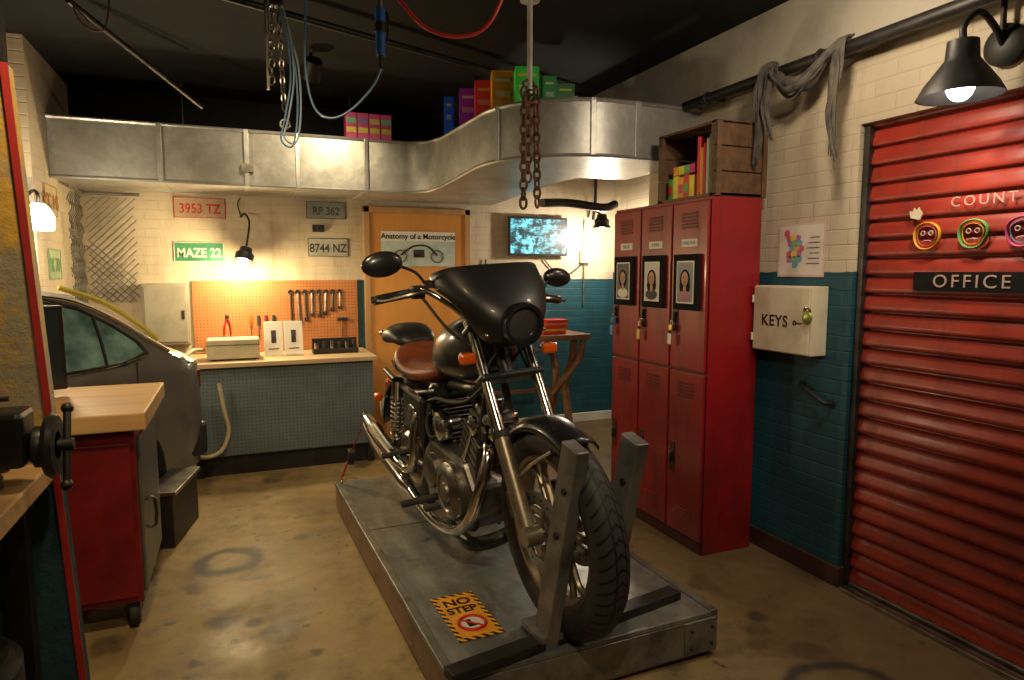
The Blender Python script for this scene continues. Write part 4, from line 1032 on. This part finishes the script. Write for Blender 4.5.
cyl('brake_pedal_arm',(.2,.55,.22),(.2,.70,.26),.008,CHR,B); box('brake_pedal',(.17,.69,.25),(.24,.73,.27),RUB,B,.004)
tube('final_drive',[(-.12,.0,.315),(-.13,.2,.32),(-.12,.45,.34)],.03,ALU,B)

# tie-down strap
STR=pm('red_strap',(.45,.02,.03),.7)
g=group('tie_down_strap')
tube('webbing',[(.585,4.24,.21),(.65,4.18,.42),(.70,4.12,.56)],.009,STR,g,6,4,flat=.3)
tube('tail',[(.60,4.22,.26),(.62,4.2,.33),(.60,4.14,.34),(.57,4.14,.25)],.008,STR,g,6,6,flat=.3)
box('ratchet',(.62,4.16,.32),(.66,4.21,.42),DKM,g,.006,rot=(rad(25),0,0)); torus('deck_ring',(.585,4.24,.208),(1,0,0),.018,.004,CHR,g,16,6)

# ---------------------------------------------------------------- hanging things
def chain_geo(p1,p2,L=.05,w=.014,r=.005):
    p1=Vector(p1);p2=Vector(p2);d=(p2-p1);n=int(d.length/(L-2*r)); d.normalize(); u,v,_=frame(d); out=[]
    for i in range(n):
        c=p1+d*(i+.5)*(L-2*r); s=u if i%2 else v
        pts=[c+d*(L/2*math.cos(a)*1.0)+s*(w*math.sin(a)) for a in [2*pi*k/10 for k in range(10)]]
        out.append(tube_geo(pts,r,6,2,True))
    return out
g=group('rusty_hanging_chain',(1.43,3.2,0))
WRD=pm('white_rod',(.55,.54,.50),.4)
cyl('rod',(0,0,2.44),(0,0,2.9),.014,WRD,g); cyl('rod_plate',(0,0,2.885),(0,0,2.9),.05,WRD,g); ball('rod_knob',(0,0,2.44),.022,ALU,g,12)
multi('links',chain_geo((-.03,0,2.46),(-.035,0,1.86),.06,.018,.007)+chain_geo((.035,0,2.47),(.05,.01,1.84),.06,.018,.007)+chain_geo((0,.02,2.46),(.0,.02,1.98),.06,.018,.007)+chain_geo((-.03,0,2.48),(.04,0,2.49),.06,.018,.007),RUST,g)
torus('hook_ring',(0,0,2.42),(0,1,0),.03,.008,RUST,g,20,8)

g=group('chain_hoist',(.22,3.25,0))
BLU=pm('blue_hose',(.10,.25,.45),.35); LBL=pm('pale_blue_cord',(.32,.42,.52),.5)
cyl('hoist_body',(0,0,2.80),(0,0,2.88),.04,IRON,g); box('hoist_block',(-.03,-.03,2.70),(.03,.03,2.80),DKM,g,.01)
multi('chains',chain_geo((-.02,0,2.70),(-.03,0,2.34),.045,.011,.004)+chain_geo((.01,.01,2.70),(.02,.0,2.22),.045,.011,.004),ALU,g)
tube('steel_rod_1',[(-.045,0,2.74),(-.045,0,2.34)],.007,ALU,g,8,1); torus('swivel_eye',(.02,0,2.195),(0,1,0),.02,.005,ALU,g,16,6)
for k in range(2):
    o_=.014*k
    tube('cord_loop_%d'%k,[(-.02+o_,-.02,2.80),(.035+o_,-.02,2.6),(.05+o_,-.02,2.4),(.02+o_,-.02,2.22),(.0+o_,-.02,2.12+o_),(.05+o_,-.02,2.10+o_),(.075+o_,-.02,2.25),(.07+o_,-.02,2.45),(.03+o_,-.02,2.62)],.004,LBL if k else BLU,g,8,8)
g=group('air_impact_tool',(.65,3.1,0))
BLT=pm('blue_tool',(.03,.14,.50),.35)
cyl('body',(0,0,2.50),(0,0,2.70),.020,BLT,g,.024); cyl('collar',(0,0,2.60),(0,0,2.64),.028,IRON,g); cyl('fitting',(0,0,2.70),(0,0,2.78),.014,ALU,g); cyl('nose',(0,0,2.44),(0,0,2.50),.012,IRON,g)
tube('grip_lever',[(.024,0,2.70),(.036,0,2.65),(.032,0,2.56)],.006,IRON,g,6)
tube('cord',[(.0,0,2.44),(-.04,.0,2.36),(-.13,.03,2.26),(-.22,.06,2.22),(-.29,.08,2.27),(-.32,.09,2.45),(-.31,.10,2.7),(-.30,.10,2.88)],.005,BLU,g,8,8)
cyl('drop',(0,0,2.78),(0,0,2.9),.006,IRON,g)
g=group('red_air_hose')
tube('hose',[(.69,3.12,2.82),(.74,3.05,2.72),(.84,3.0,2.61),(.98,2.95,2.58),(1.10,2.9,2.64),(1.20,2.85,2.88)],.009,pm('red_hose',(.7,.05,.03),.35),g,8,8)
g=group('ceiling_conduit')
cyl('pipe_1',(-.7,4.0,2.86),(-.15,4.9,2.60),.015,DKM,g); cyl('pipe_2',(-.9,3.2,2.82),(2.6,4.6,2.84),.018,IRON,g)
tube('wire_tangle',[(-.62,3.6,2.88),(-.6,3.6,2.66),(-.5,3.6,2.62),(-.48,3.6,2.8),(-.62,3.6,2.74),(-.55,3.6,2.64)],.004,RUST,g,6,8)
g=group('yellow_rope'); tube('rope',[(2.63,3.3,2.57),(2.63,2.9,2.565),(2.63,2.5,2.57),(2.63,2.3,2.565)],.008,pm('rope_yellow',(.6,.5,.08),.7),g,6)

# ---------------------------------------------------------------- world / camera
w=bpy.data.worlds.new('World'); SC.world=w; w.use_nodes=True
w.node_tree.nodes['Background'].inputs[0].default_value=(.05,.04,.03,1); w.node_tree.nodes['Background'].inputs[1].default_value=.3
cam=bpy.data.cameras.new('camera'); co=bpy.data.objects.new('camera',cam); SC.collection.objects.link(co)
cam.sensor_width=36; cam.lens=665*36/1024; cam.clip_start=.05
co.location=(0,0,1.53); co.rotation_euler=(pi/2-rad(5.84),0,-rad(22.6))
SC.camera=co
SC.view_settings.view_transform='Standard'
SC.view_settings.look='None'
SC.view_settings.exposure=0
